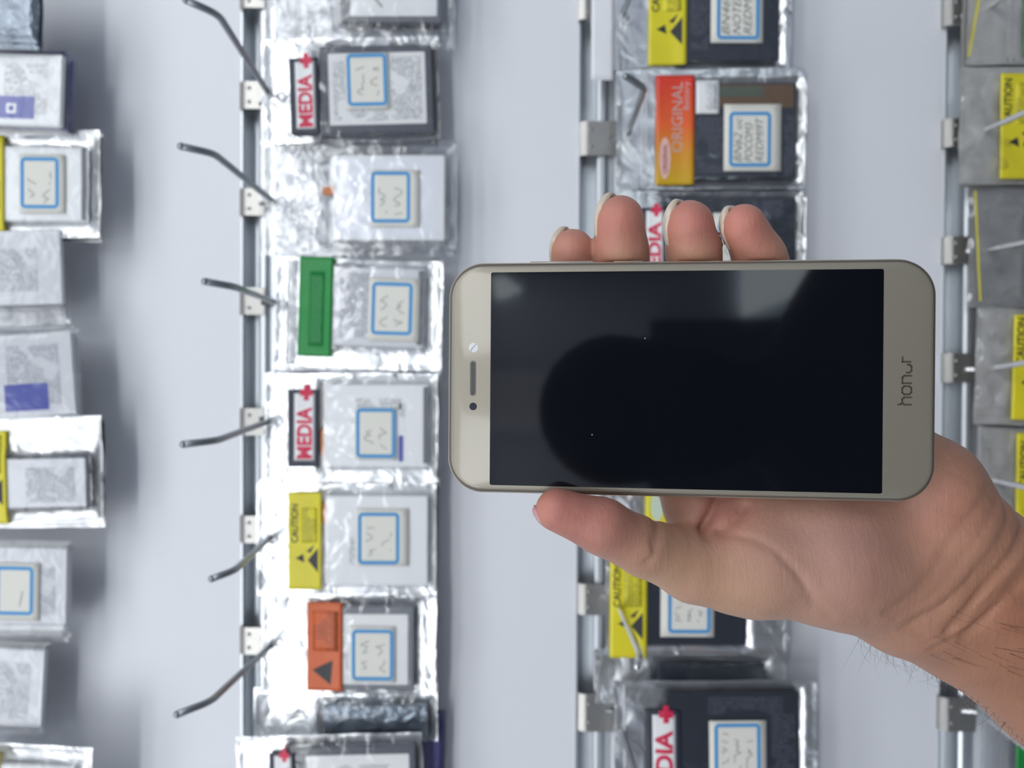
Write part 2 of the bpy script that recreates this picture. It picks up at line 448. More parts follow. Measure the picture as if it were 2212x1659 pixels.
def warning_tape(b, root, rect, kind='yellow', words=True):
    base, pr = {'yellow': (YEL, PRINT_Y), 'orange': (ORG, PRINT_O), 'green': (GREEN, PRINT_GR)}[kind]
    tp = drape(b, px_rect(b, rect), .0004, base, 'warning_tape', root, 26, 10)
    x0, x1, y0, y1 = rect; w = x1 - x0; h = y1 - y0
    if kind == 'yellow':
        yb = y1 - 112 * w / 80.
        if words: drape_text(b, 'CAUTION', px_rect(b, (x0 + w * .08, x0 + w * .29, max(y0 + 6, yb - w * 1.15), yb)), .0005, BLK, 'lettering', tp, .012)
        drape(b, px_rect(b, (x0 + w * .38, x0 + w * .86, max(y0 + 8, yb - w * 1.05), yb)), .0005, PRINT_Y, 'fine_print', tp, 8, 4)
        esd_marks(b, root, tp, rect)
    elif kind == 'orange':
        drape(b, px_rect(b, (x0 + w * .15, x0 + w * .88, y0 + h * .1, y0 + h * .55)), .0005, PRINT_O, 'fine_print', tp, 8, 4)
        esd_marks(b, root, tp, rect, single=True)
    else:
        drape(b, px_rect(b, (x0 + w * .3, x0 + w * .75, y0 + h * .15, y0 + h * .9)), .0005, PRINT_GR, 'fine_print', tp, 8, 4)
    return tp
def media_label(b, root, rect, txt='MEDIA+'):
    x0, x1, y0, y1 = rect; w = x1 - x0
    lb = drape(b, px_rect(b, rect), .0004, DKNAVY, 'brand_label', root, 20, 8)
    drape(b, px_rect(b, (x0 + w * .2, x1 - w * .16, y0 + w * .12, y1 - w * .2)), .00048, LABEL, 'label_field', lb, 18, 6)
    drape_text(b, 'MEDIA', px_rect(b, (x0 + w * .27, x1 - w * .24, y0 + w * .55, y1 - w * .25)), .00055, RED, 'lettering', lb, .035)
    drape_text(b, '+', px_rect(b, (x0 + w * .38, x0 + w * .78, y0 - w * .16, y0 + w * .34)), .0006, RED, 'plus_sign', lb, .09)
    return lb

def bagged(label, bag, batt, t, rot=0, style='foil', wrap=None, bname='bagged_battery', seed=1, group=None, wr=.0012, hb=.0024, zipx=None, bth=.0046, hole=None):
    cx, cy = (bag[0] + bag[1]) / 2, (bag[2] + bag[3]) / 2
    p = on_wall(cx, cy, t); D = float(np.dot(p - CAM, FWD)); s = FPX / D
    b = dict(c=(cx, cy), s=s, seed=seed * 1.37, hb=hb, wr=wr)
    b['r'] = px_rect(b, bag); b['br'] = px_rect(b, batt); b['h'] = film_height(b)
    root = empty(bname, p, (radians(random.Random(seed).uniform(-1.2, 1.2)), -radians(rot), 0))
    tag(root, label, 'battery', group)
    back = {'foil': FOIL, 'clear': FILM_H, 'grey': FOIL_G, 'dark': FOIL_D}[style]
    front = {'foil': FILM, 'clear': FILM_H, 'grey': FILM, 'dark': FOIL_D}[style]
    sheet(b, True, back, 'bag_back', root)
    sheet(b, False, front, 'bag_film', root)
    x0, x1, z0, z1 = b['br']; f = hb - .0003
    bt = link('battery', layered(x1 - x0, z1 - z0, .0018, ((.0008, -f), (.0, -f + .0008), (0, bth - f - .0008), (.0008, bth - f)), 4, (x0 + x1) / 2, (z0 + z1) / 2), wrap or B_WHITE, root)
    b['batt'] = bt; b['root'] = root; b['f'] = f
    if zipx:
        X0, X1 = b['r'][:2]
        for i, zx in enumerate(zipx):
            zz = px_rect(b, (zx, zx, cy, cy))[2]
            pts = [(X0 + .002 + (X1 - X0 - .004) * k / 16, 0, 0) for k in range(17)]
            pts = [(x, -b['h'](x, zz) - .0003, zz) for x, _, _ in pts]
            link('zip_seal', tube_mesh(pts, .0005, 6), FILM_H if style != 'foil' else PLASTIC, root, True)
    if hole:
        hx, hz = px_rect(b, (hole[0], hole[0], hole[1], hole[1]))[0::2]
        V, Fc = [], []
        n, mseg = 18, 6
        for i in range(n):
            for k in range(mseg):
                a, c = 2 * pi * i / n, 2 * pi * k / mseg; rr = .0030 + .0006 * cos(c)
                V.append((hx + rr * cos(a), -b['h'](hx, hz) + .0006 * sin(c), hz + rr * sin(a)))
                Fc.append((i * mseg + k, ((i + 1) % n) * mseg + k, ((i + 1) % n) * mseg + (k + 1) % mseg, i * mseg + (k + 1) % mseg))
        link('hang_hole', mesh(V, Fc), PLASTIC, root, True)
    return b
def batt_face(b, rect, m, name='battery_label', off=.0001):
    x0, x1, z0, z1 = px_rect(b, rect)
    me = layered(x1 - x0, z1 - z0, .0008, ((0, -b['f'] - off), (0, -b['f'] + .0003)), 3, (x0 + x1) / 2, (z0 + z1) / 2)
    return link(name, me, m, b['batt'])
def column_item(*a, spares=1, off=(10, 8), short='', sstyle=None, swrap=None, **k):
    b = bagged(*a, **k)
    label, bag, batt, t = a
    for i in range(spares):
        dx, dy = off[0] * (1 if i % 2 == 0 else .45), off[1] * (1 if i % 2 == 0 else -1)
        nb = (bag[0] + dx, bag[1] + dx, bag[2] + dy, bag[3] + dy); nt = (batt[0] + dx, batt[1] + dx, batt[2] + dy, batt[3] + dy)
        bagged(('%s bag hanging behind the %s' if i == 0 else 'rearmost %s bag hanging behind the %s') % ('clear' if k.get('style') == 'clear' else 'foil', short), nb, nt, t - .0085 * (i + 1),
               rot=k.get('rot', 0) + (i * 2 - 1) * .8, style=sstyle or k.get('style', 'foil'), wrap=swrap or k.get('wrap'), seed=k['seed'] + 50 + i, wr=.0009, hb=.0022)
    return b

# ---- middle-left column (beside the first channel)
TB = .027
b = column_item('clear bag with grey-rimmed battery and a handwritten letter A, at the top', (575, 985, -150, 108), (740, 955, -150, 52), TB, style='clear', wrap=B_GREY, seed=1, short='clear bag cut off by the top of the photo', off=(-6, 6), zipx=(640, 648))
batt_face(b, (758, 945, -150, 38), LABEL)
batt_face(b, (810, 925, -60, -6), PRINT, 'fine_print', .0002)
drape_text(b, 'A', px_rect(b, (765, 828, -60, 22)), .0003, BLK, 'handwriting', b['root'], -.03, .4)
b = column_item('foil bag with crimson and white label and a dark battery, second in left-centre column', (572, 948, 82, 306), (692, 935, 102, 290), TB, rot=2, wrap=mat('dark_battery_wrap', S(88, 92, 104), .4), seed=2, short='dark battery under the topmost crimson label', off=(-4, 10), hole=(608, 205))
batt_face(b, (712, 920, 118, 272), LABEL)
batt_face(b, (722, 748, 135, 262), PRINT, 'fine_print', .0002); batt_face(b, (750, 838, 236, 264), PRINT, 'fine_print', .0002); batt_face(b, (845, 912, 128, 262), PRINT, 'fine_print', .0002)
media_label(b, b['root'], (628, 692, 126, 290))
sticker(b, b['root'], (750, 842, 120, 240), (752, 838, 121, 233), 12)
b = column_item('clear bag with plain pearl-white battery and small copper connector, third in left-centre column', (570, 988, 304, 550), (722, 962, 336, 520), TB, style='clear', wrap=B_WHITE, seed=3, short='plain pearl-white battery', off=(-8, 6), hole=(608, 435), wr=.0016)
batt_face(b, (728, 948, 342, 514), mat('pearl_wrap', S(236, 239, 246), .35))
link('connector', layered(.0060, .0080, .001, ((0, -.001), (0, .001)), 3, *[(lambda r: (r[0], r[2]))(px_rect(b, (709, 709, 413, 413)))][0]), COPPER, b['batt'])
sticker(b, b['root'], (803, 908, 370, 492), (803, 888, 373, 483), 13, 2)
b = column_item('foil zip bag sealed with a green tape around a silver battery, left-centre column', (592, 955, 560, 796), (715, 918, 578, 748), TB, rot=-1.5, wrap=B_SILV, seed=4, short='green-taped silver battery', off=(4, 8), zipx=(622, 630, 637), hole=(608, 662))
batt_face(b, (735, 800, 590, 730), PRINT_G, 'fine_print', .0002)
batt_face(b, (903, 916, 582, 742), B_GREY, 'battery_edge', .0002)
warning_tape(b, b['root'], (646, 720, 558, 772), 'green')
sticker(b, b['root'], (798, 908, 600, 735), (804, 892, 609, 722), 14)
b = column_item('foil bag with crimson label and white battery, above the yellow-taped bag', (572, 945, 806, 1042), (700, 925, 830, 1008), TB, wrap=B_WHITE, seed=5, short='white battery under the lower crimson label', off=(6, 6), hole=(602, 912))
batt_face(b, (770, 868, 860, 884), PRINT, 'fine_print', .0002); batt_face(b, (862, 876, 870, 932), PRINT, 'fine_print', .0002)
batt_face(b, (862, 872, 940, 996), ROYAL, 'blue_mark', .0002)
batt_face(b, (915, 924, 835, 1000), B_GREY, 'battery_edge', .0002)
link('connector', layered(.0190, .0056, .0026, ((0, -.0014), (0, .001)), 4, *[(lambda r: (r[0], r[2]))(px_rect(b, (701, 701, 955, 955)))][0]), COPPER, b['batt'])
media_label(b, b['root'], (624, 692, 842, 1008))
sticker(b, b['root'], (769, 858, 880, 992), (771, 856, 881, 988), 15)
b = column_item('foil bag with yellow warning tape and large white battery, left-centre column', (556, 942, 1044, 1286), (705, 925, 1070, 1264), TB, wrap=B_WHITE, seed=6, short='large white battery with yellow tape', off=(6, -6), hole=(590, 1165))
batt_face(b, (757, 768, 1160, 1218), PRINT, 'fine_print', .0002); batt_face(b, (880, 886, 1140, 1222), PRINT, 'fine_print', .0002)
link('connector', layered(.0150, .0050, .0024, ((0, -.0014), (0, .001)), 4, *[(lambda r: (r[0], r[2]))(px_rect(b, (703, 703, 1108, 1108)))][0]), COPPER, b['batt'])
warning_tape(b, b['root'], (625, 697, 1063, 1272))
sticker(b, b['root'], (772, 884, 1097, 1220), (775, 864, 1105, 1217), 16)
b = column_item('foil bag with orange warning tape and grey-rimmed battery, left-centre column', (566, 942, 1286, 1500), (738, 895, 1308, 1487), TB, wrap=mat('mid_grey_wrap', S(120, 124, 132), .4), seed=7, short='orange-taped battery', off=(6, 8), hole=(602, 1388), wr=.0015)
batt_face(b, (742, 882, 1324, 1476), LABEL); batt_face(b, (742, 754, 1410, 1460), PRINT, 'fine_print', .0002)
warning_tape(b, b['root'], (665, 742, 1299, 1490), 'orange')
sticker(b, b['root'], (760, 856, 1350, 1470), (762, 852, 1356, 1466), 17)
b = bagged('crumpled foil bag edge squeezed between orange-taped bag and bottom foil bag', (548, 945, 1488, 1600), (700, 925, 1520, 1600), TB - .006, style='foil', wrap=FOIL_D, seed=8, wr=.0026)
b = bagged('dark violet battery edge jutting out behind the bottom left-centre bag', (700, 962, 1530, 1790), (760, 952, 1538, 1780), TB - .012, style='foil', wrap=VIOLET, seed=9, wr=.0006, rot=-1)
b = bagged('foil bag with crimson label and dark-rimmed battery, cut off at bottom, left-centre column', (515, 915, 1586, 1830), (640, 900, 1610, 1800), TB + .008, rot=1.5, wrap=mat('dark_battery_wrap', (0, 0, 0)), seed=10)
batt_face(b, (664, 886, 1628, 1785), LABEL); batt_face(b, (735, 845, 1650, 1780), PRINT, 'fine_print', .0002)
media_label(b, b['root'], (585, 642, 1620, 1785))

# ---- far left column, cut off by the photo's left edge
TA = .033
b = column_item('dark grey static-shield bag in the top left corner', (-160, 84, -120, 92), (-120, 60, -100, 70), .058, style='dark', seed=20, short='dark static-shield bag', off=(8, 14), hb=.002, wr=.0022)
b = column_item('white battery with royal blue patch, front of a stack, far left column', (-160, 150, 108, 285), (-140, 138, 116, 270), TA + .012, style='clear', wrap=B_WHITE, seed=21, short='blue-patched white battery, upper far left', off=(16, 6), spares=2, swrap=VIOLET, rot=-2, wr=.0008)
batt_face(b, (15, 108, 138, 245), PRINT, 'fine_print', .0002); p = batt_face(b, (-60, 80, 209, 256), ROYAL, 'blue_patch', .0003)
rg = px_rect(b, (20, 42, 224, 246)); link('patch_mark', layered(rg[1] - rg[0], rg[3] - rg[2], .0012, ((0, -b['f'] - .0005), (0, -b['f'])), 3, (rg[0] + rg[1]) / 2, (rg[2] + rg[3]) / 2), LABEL, p)
rg = px_rect(b, (26, 36, 230, 240)); link('patch_mark', layered(rg[1] - rg[0], rg[3] - rg[2], .0008, ((0, -b['f'] - .0006), (0, -b['f'])), 3, (rg[0] + rg[1]) / 2, (rg[2] + rg[3]) / 2), ROYAL, p)
b = column_item('foil bag with tilted blue-framed sticker on white battery, far left column', (-160, 215, 280, 512), (-120, 188, 318, 478), TA, style='foil', wrap=B_WHITE, seed=22, short='tilted sticker on the far left', off=(8, 8))
batt_face(b, (178, 188, 320, 476), B_GREY, 'battery_edge', .0002)
warning_tape(b, b['root'], (-72, 15, 295, 500))
_st = sticker(b, b['root'], (48, 145, 336, 462), (50, 132, 342, 452), 22)
b = column_item('grey printed battery in a clear bag, below the tilted-sticker bag, far left', (-160, 148, 492, 705), (-140, 135, 500, 662), TA, style='clear', wrap=B_SILV, seed=23, rot=2, short='grey printed battery of the far left', off=(-6, 8))
batt_face(b, (-40, 84, 540, 632), PRINT_G, 'fine_print', .0002)
b = column_item('grey printed battery with small blue patch, middle of far left column', (-160, 172, 715, 912), (-140, 163, 726, 904), TA + .006, style='clear', wrap=B_SILV, seed=24, rot=4, short='battery with small blue patch', off=(6, 6))
batt_face(b, (20, 132, 750, 880), PRINT_G, 'fine_print', .0002); batt_face(b, (12, 105, 833, 890), ROYAL, 'blue_patch', .0004)
b = column_item('silver foil bag with yellow tape and grey inset battery, far left column', (-160, 222, 900, 1132), (0, 195, 988, 1102), TA, style='foil', wrap=mat('dark_battery_wrap', (0, 0, 0)), seed=25, rot=1.5, short='yellow-taped bag of the lower far left', off=(6, 8))
batt_face(b, (16, 188, 992, 1096), B_SILV); batt_face(b, (60, 165, 1010, 1085), PRINT_G, 'fine_print', .0002)
warning_tape(b, b['root'], (-58, 20, 930, 1130))
b = column_item('silver battery with blue-framed sticker in a clear bag, lower far left column', (-160, 156, 1165, 1372), (-140, 150, 1180, 1346), TA, style='clear', wrap=B_SILV, seed=26, rot=-1, short='silver battery with sticker, lower far left', off=(-4, 8))
batt_face(b, (90, 122, 1222, 1325), PRINT_G, 'fine_print', .0002)
sticker(b, b['root'], (-20, 91, 1213, 1337), (-2, 78, 1220, 1325), 26, 1)
b = column_item('grey printed battery in a clear bag, second from bottom of far left column', (-160, 108, 1380, 1592), (-140, 97, 1396, 1566), TA - .004, style='clear', wrap=B_SILV, seed=27, rot=-3, short='lowest grey printed battery, far left', off=(-6, 8))
batt_face(b, (-40, 66, 1425, 1545), PRINT_G, 'fine_print', .0002)
b = column_item('bright crumpled foil bag in the bottom left corner', (-160, 198, 1606, 1830), (-120, 160, 1650, 1790), TA + .012, style='foil', wrap=B_WHITE, seed=28, rot=-2, short='bottom left foil bag', off=(-6, 8), wr=.002)
warning_tape(b, b['root'], (-76, 4, 1625, 1820))

# ---- centre column, partly behind the hand
TC = .027
b = column_item('foil bag with yellow warning tape over black battery, top of centre column', (1278, 1705, -120, 150), (1480, 1682, -90, 130), TC, wrap=B_BLACK, seed=30, short='black battery at the top of the centre column', off=(6, 6), hole=(1357, 42))
batt_face(b, (1490, 1530, -60, 110), PRINT_K, 'fine_print', .0002)
drape(b, px_rect(b, (1277, 1325, -60, 176)), .0006, PLASTIC, 'header_flap', b['root'], 12, 6)
warning_tape(b, b['root'], (1400, 1481, -82, 142))
sticker(b, b['root'], (1533, 1645, -60, 96), (1546, 1638, -50, 89), 30, 3, ['BN46', 'NOTE8', 'REDMI7'])
b = column_item('foil bag with red-to-gold ORIGINAL label and black battery, centre column', (1332, 1735, 148, 408), (1497, 1718, 182, 386), TC, rot=0, wrap=B_BLACK, seed=31, short='black battery under the red-to-gold label', off=(6, 6), hole=(1358, 292), zipx=(1388, 1396))
batt_face(b, (1502, 1560, 255, 375), PRINT_K, 'fine_print', .0002); batt_face(b, (1690, 1712, 250, 375), PRINT_K, 'fine_print', .0002)
batt_face(b, (1552, 1710, 186, 236), BROWN, 'flex_board', .0006); batt_face(b, (1552, 1645, 190, 212), mat('green_flex_board', S(84, 94, 84), .5), 'flex_board', .0008)
gl = drape(b, px_rect(b, (1416, 1498, 165, 400)), .0004, GRAD, 'brand_label', b['root'], 26, 10)
drape_text(b, 'ORIGINAL', px_rect(b, (1450, 1473, 180, 330)), .0005, mat('silver_print', S(200, 170, 165), .4), 'lettering', gl, .0)
drape_text(b, 'Battery', px_rect(b, (1475, 1490, 180, 240)), .0005, mat('silver_print', S(200, 170, 165), .4), 'lettering', gl, .0)
ov = [(cos(a), sin(a)) for a in np.linspace(0, 2 * pi, 28, endpoint=False)]
orc = px_rect(b, (1424, 1448, 298, 388)); ocx, ocz = (orc[0] + orc[1]) / 2, (orc[2] + orc[3]) / 2
drape_poly(b, [(ocx + x * (orc[1] - orc[0]) / 2, ocz + z * (orc[3] - orc[2]) / 2) for x, z in ov], .00055, mat('pink_white_print', S(228, 190, 180), .4), 'oval_badge', gl)
drape_text(b, 'ORIGINAL', px_rect(b, (1431, 1441, 312, 376)), .0007, mat('magenta_print', S(190, 90, 110), .4), 'lettering', gl, .01)
b_ = drape(b, px_rect(b, (1501, 1550, 178, 249)), .0005, LABEL, 'barcode_label', b['root'], 6, 6)
drape(b, px_rect(b, (1522, 1545, 184, 240)), .0006, PRINT, 'fine_print', b_, 3, 3)
sticker(b, b['root'], (1561, 1683, 229, 372), (1572, 1662, 245, 363), 31, 3, ['BN62 uc', 'POCOM3', 'REDMI9T'])
b = column_item('foil bag with crimson label and black battery, seen between the fingertips', (1330, 1732, 412, 640), (1440, 1716, 428, 620), TC, wrap=B_BLACK, seed=32, short='black battery behind the fingertips', off=(6, 6))
batt_face(b, (1620, 1690, 435, 470), PRINT_K, 'fine_print', .0002)
media_label(b, b['root'], (1384, 1440, 450, 625))
sticker(b, b['root'], (1538, 1640, 462, 600), (1548, 1632, 480, 590), 32, 3)
b = bagged('foil bag with yellow oval-printed tape, glimpsed between thumb and palm', (1310, 1690, 900, 1150), (1480, 1670, 930, 1130), TC, wrap=B_BLACK, seed=33)
tp = warning_tape(b, b['root'], (1394, 1474, 925, 1142), words=False)
oc = px_rect(b, (1405, 1432, 1060, 1125)); ocx, ocz = (oc[0] + oc[1]) / 2, (oc[2] + oc[3]) / 2
drape_poly(b, [(ocx + x * (oc[1] - oc[0]) / 2, ocz + z * (oc[3] - oc[2]) / 2) for x, z in ov], .0006, mat('pale_green_print', S(205, 222, 200), .4), 'oval_badge', tp)
b = column_item('foil bag with yellow warning tape and black battery, directly below the thumb', (1308, 1702, 1178, 1415), (1395, 1612, 1195, 1392), TC, wrap=B_BLACK, seed=34, short='black battery below the thumb', off=(8, 10), wr=.0018)
warning_tape(b, b['root'], (1317, 1396, 1188, 1420))
sticker(b, b['root'], (1425, 1540, 1225, 1373), (1441, 1533, 1235, 1365), 34, 3)
b = bagged('crumpled foil bag with azure tape strip, above bottom black battery, centre column', (1285, 1700, 1402, 1520), (1420, 1650, 1432, 1512), TC - .006, wrap=FOIL_D, seed=35, wr=.0026)
drape(b, px_rect(b, (1407, 1486, 1467, 1482)), .0006, AZURE, 'azure_tape', b['root'], 8, 6)
b = bagged('large foil bag with crimson label and black battery, bottom of centre column', (1328, 1768, 1468, 1840), (1440, 1725, 1494, 1820), TC + .008, rot=1, wrap=B_BLACK, seed=36, wr=.0014, zipx=(1350,))
batt_face(b, (1530, 1690, 1502, 1540), PRINT_K, 'fine_print', .0002); batt_face(b, (1665, 1715, 1540, 1700), PRINT_K, 'fine_print', .0002)
media_label(b, b['root'], (1394, 1470, 1530, 1750))
sticker(b, b['root'], (1530, 1652, 1552, 1720), (1541, 1640, 1558, 1712), 36, 3)

# ---- right column, cut off by the photo's right edge
TD = .025
b = column_item('clear zip bag with yellow stripe and green tape in the top right corner', (2090, 2420, -120, 140), (2240, 2400, -90, 120), TD, style='grey', wrap=B_SILV, seed=40, short='green-taped bag in the top right corner', off=(-10, 8), zipx=(2177, 2190))
warning_tape(b, b['root'], (2208, 2280, -100, 122), 'green')
st = px_rect(b, (2090, 2112, -40, 125)); drape_poly(b, [(st[0], st[2] + .0065), (st[0], st[2] + .0080), (st[1], st[2] - .001), (st[1], st[2] - .0028)], .0008, YEL, 'yellow_stripe', b['root'])
b = column_item('grey shield bag with buckled yellow CAUTION tape, right column near the top', (2072, 2420, 146, 398), (2240, 2400, 170, 380), TD, style='grey', wrap=B_SILV, seed=41, short='upper CAUTION tape of the right column', off=(6, 8), wr=.0022)
warning_tape(b, b['root'], (2156, 2240, 162, 388))
b = column_item('clear crinkled bag with thin yellow stripe, right column beside the phone corner', (2088, 2420, 402, 662), (2235, 2400, 430, 640), TD, style='clear', wrap=FOIL_G, seed=42, short='clear crinkled bag of the right column', off=(6, 4), wr=.0026, sstyle='grey')
st = px_rect(b, (2096, 2114, 416, 652)); drape_poly(b, [(st[0], st[2]), (st[0], st[2] + .0015), (st[1], st[3]), (st[1], st[3] - .0015)], .0008, YEL, 'yellow_stripe', b['root'])
b = column_item('folded grey foil bag with yellow CAUTION tape, level with the phone logo', (2108, 2420, 668, 920), (2280, 2400, 690, 900), TD, style='grey', wrap=B_SILV, seed=43, short='folded bag level with the phone logo', off=(8, 8), wr=.003, rot=-1)
warning_tape(b, b['root'], (2182, 2268, 682, 908))
b = column_item('grey translucent bag with yellow tape hanging right of the palm', (2118, 2420, 926, 1180), (2270, 2400, 950, 1160), TD, style='grey', wrap=B_SILV, seed=44, short='bag right of the palm', off=(8, 6), wr=.002)
warning_tape(b, b['root'], (2190, 2275, 935, 1170))
b = column_item('clear bag with green tape in the bottom right corner', (2118, 2420, 1500, 1780), (2280, 2400, 1540, 1760), TD, style='clear', wrap=B_SILV, seed=45, short='green-taped bag in the bottom right corner', off=(8, 6), wr=.002, sstyle='clear', zipx=(2160, 2172))
warning_tape(b, b['root'], (2190, 2270, 1560, 1770), 'green')

# ------------------------------------------------------------------ hooks in the channels
def hook(label, plate, base, entry_t, bend, bend_d, tip, tip_d, m=WIRE, wide=58, plate_len=62, rad=.0021):
    """plate = px,py of the clip in the channel; base = px,py where the wire leaves it"""
    p = on_wall(plate[0], plate[1], 0); root = empty('display_hook', p); tag(root, label, 'hook', 'wire hooks clipped into the aluminium channels')
    s = FPX / WALL_D; w2 = wide / 2 / s; ln = (plate_len if p[2] < 1.5 else 42) / s
    prof = [(.0035, .004), (.0035, -.0032), (-.004, -.0052), (-ln, -.0052), (-ln, -.0066), (.000, -.0066), (.0049, -.0045), (.0049, .004)]
    V = [(x, y, z) for x in (-w2, w2) for z, y in prof]; n = len(prof)
    Fc = [(k, (k + 1) % n, n + (k + 1) % n, n + k) for k in range(n)] + [tuple(range(n))[::-1], tuple(range(n, 2 * n))]
    me = mesh(V, Fc); bm = bmesh.new(); bm.from_mesh(me); bmesh.ops.recalc_face_normals(bm, faces=bm.faces)
    bmesh.ops.bevel(bm, geom=[e for e in bm.edges if abs((e.verts[0].co - e.verts[1].co).x) > w2], offset=.0005, segments=2, affect='EDGES'); bm.to_mesh(me); bm.free()
    link('clip_plate', me, CLIP, root)
    q = Vector(p)
    a = Vector(on_wall(base[0], base[1], .006)) - q; e = Vector(in_hand(bend[0], bend[1], bend_d)) - q; f = Vector(in_hand(tip[0], tip[1], tip_d)) - q
    k1 = e + (a - e).normalized() * .006; k2 = e + (f - e).normalized() * .006
    mid = [k1 * (1 - u) ** 2 + e * 2 * u * (1 - u) + k2 * u * u for u in [i / 6 for i in range(7)]]
    n0 = Vector((0, 0, -.0)); start = a + Vector((0, .0006, .012))
    pts = [start, a + Vector((0, -.0008, .003)), a + Vector((0, -.004, .0))] + mid + [f]
    link('wire', tube_mesh(pts, rad, 14), m, root, True)
    r0 = .0026 * rad / .0021                      # the small weld bead and the dark end cap
    bmx = bmesh.new(); bmesh.ops.create_uvsphere(bmx, u_segments=12, v_segments=8, radius=rad * 1.02); me = bpy.data.meshes.new('cap'); bmx.to_mesh(me); bmx.free()
    c = link('end_cap', me, m, root, True); c.location = f
    bmx = bmesh.new(); bmesh.ops.create_uvsphere(bmx, u_segments=12, v_segments=8, radius=.0016); me = bpy.data.meshes.new('rivet'); bmx.to_mesh(me); bmx.free()
    for sx in (-1, 1):
        c = link('rivet', me, CLIP, root, True); c.location = (sx * w2 * .5, -.0062, -.003)
    return root
hook('wire hook beside the upper crimson label bag of the left-centre column', (536, 212), (596, 225), 0, (472, 32), .430, (402, 0), .415)
hook('wire hook beside the plain pearl-white battery bag', (536, 440), (596, 440), 0, (462, 332), .430, (391, 316), .415)
hook('greenish-looking wire hook beside the green-taped bag', (536, 652), (600, 655), 0, (508, 620), .430, (443, 608), .415)
hook('wire hook beside the lower crimson label on left-centre column', (536, 910), (596, 905), 0, (470, 951), .430, (396, 960), .415)
hook('short wire hook beside the yellow-taped white battery bag', (536, 1140), (596, 1150), 0, (507, 1232), .440, (458, 1250), .430)
hook('wire hook bent upward beside the orange-taped bag', (536, 1378), (600, 1380), 0, (455, 1515), .430, (383, 1543), .415)
hook('hook clip at the top of the left channel, wire out of the photo', (536, -4), (596, -5), 0, (430, -240), .430, (350, -290), .415)
hook('yellow-green ended wire hook at the top of the centre column', (1262, 20), (1340, 45), 0, (1380, -60), .440, (1340, -110), .42)
hook('short hook bent upward with wide nickel clip beside the ORIGINAL label bag', (1266, 304), (1352, 300), 0, (1392, 190), .445, (1352, 165), .425, wide=72, plate_len=66)
hook('bright wire hook crossing the yellow tape below the thumb', (1262, 1290), (1330, 1292), 0, (1383, 1415), .445, (1376, 1440), .43, m=WIRE_B, wide=66)
hook('hook clip at the bottom of the centre channel beside the black battery', (1262, 1532), (1330, 1535), 0, (1400, 1760), .445, (1390, 1790), .43, wide=80)
hook('hook with warm nickel clip in the top right channel', (2046, 30), (2110, 35), 0, (2330, -120), .440, (2330, -160), .42, m=WIRE_B, wide=64)
hook('bright wire hook in front of the upper CAUTION tape, right column', (2046, 292), (2105, 292), 0, (2280, 215), .445, (2270, 190), .43, m=WIRE_B, wide=60)
hook('bright wire hook piercing the clear crinkled bag, right column', (2046, 543), (2120, 543), 0, (2330, 500), .445, (2320, 480), .43, m=WIRE_B, wide=58)
hook('bright wire hook at the folded bag level with the phone logo', (2046, 795), (2118, 798), 0, (2350, 762), .445, (2340, 750), .43, m=WIRE_B, wide=62)
hook('bright wire hook just right of the palm', (2046, 1040), (2118, 1030), 0, (2350, 1085), .445, (2340, 1100), .43, m=WIRE_B, wide=62)
hook('hook with dark nickel clip in the lower right channel under the wrist', (2036, 1536), (2110, 1536), 0, (2330, 1700), .445, (2320, 1740), .43, m=WIRE_B, wide=72)

# ------------------------------------------------------------------ the phone
CHAMP = mat('champagne_painted_glass', S(150, 144, 130), .40, .4, coat=.3, bump=(900, .05, .0001))
CHAMP_M = mat('champagne_metal_frame', S(196, 188, 172), .28, .85)
SCREEN = mat('dark_screen_glass', (.004, .005, .008), .045, spec=.42)
GRILLE = mat('grille_mesh', (.05, .05, .05), .5, bump=(2500, 1, .0003))
SENSOR = mat('white_sensor_window', S(222, 224, 224), .3)
LENS = mat('camera_lens_glass', S(42, 44, 56), .1)
SILVER = mat('grey_silver_logo', S(96, 86, 78), .35, .3)
ph = empty('smartphone', (-.00085, -.332874, 1.347138), (-.107696, .002405, .008269))
tag(ph, 'champagne gold phone with dark screen held sideways in a hand', 'phone')
PW, PH_, R = .0731, .1476, .0112
link('phone_body', layered(PW, PH_, R, ((.0009, .0009), (.0003, .0012), (0, .0022), (0, .0052), (.0005, .0066), (.0016, .0074), (.003, .0077)), 14), CHAMP_M, ph, True)
link('front_glass', layered(PW - .0022, PH_ - .0022, R - .001, ((.0012, 0), (.0006, .00008), (.0002, .0003), (0, .0006), (0, .0014)), 14), CHAMP, ph, True)
link('bezel_ring', layered(PW - .0012, PH_ - .0012, R - .0005, ((.0003, .00062), (0, .0008), (0, .0014)), 14), mat('dark_gap_ring', S(90, 82, 72), .5), ph, True)
link('screen', layered(.0671, .1183, .0006, ((0, -.00006), (0, .0003)), 4, -.0003, .0009), SCREEN, ph)
ep = link('earpiece', layered(.0112, .0020, .00095, ((0, -.00003), (0, .0004)), 6, -.0002, .0656), mat('earpiece_rim', S(110, 108, 100), .4), ph)
link('grille', layered(.0104, .0013, .0006, ((0, -.00006), (0, .0003)), 6, -.0002, .0656), GRILLE, ep)
bmx = bmesh.new()
for i in range(22):
    for j in range(2):
        x = -.0051 + i * .00047 + (.00023 if j else 0); z = .0656 + (.0003 if j else -.0003)
        ret = bmesh.ops.create_circle(bmx, cap_ends=True, radius=.00013, segments=6)
        bmesh.ops.transform(bmx, matrix=Matrix.Translation((x, -.00008, z)) @ Matrix.Rotation(pi / 2, 4, 'X'), verts=ret['verts'])
me = bpy.data.meshes.new('grille_holes'); bmx.to_mesh(me); bmx.free()
link('grille_holes', me, mat('light_grille_wire', S(150, 148, 142), .4), ep)
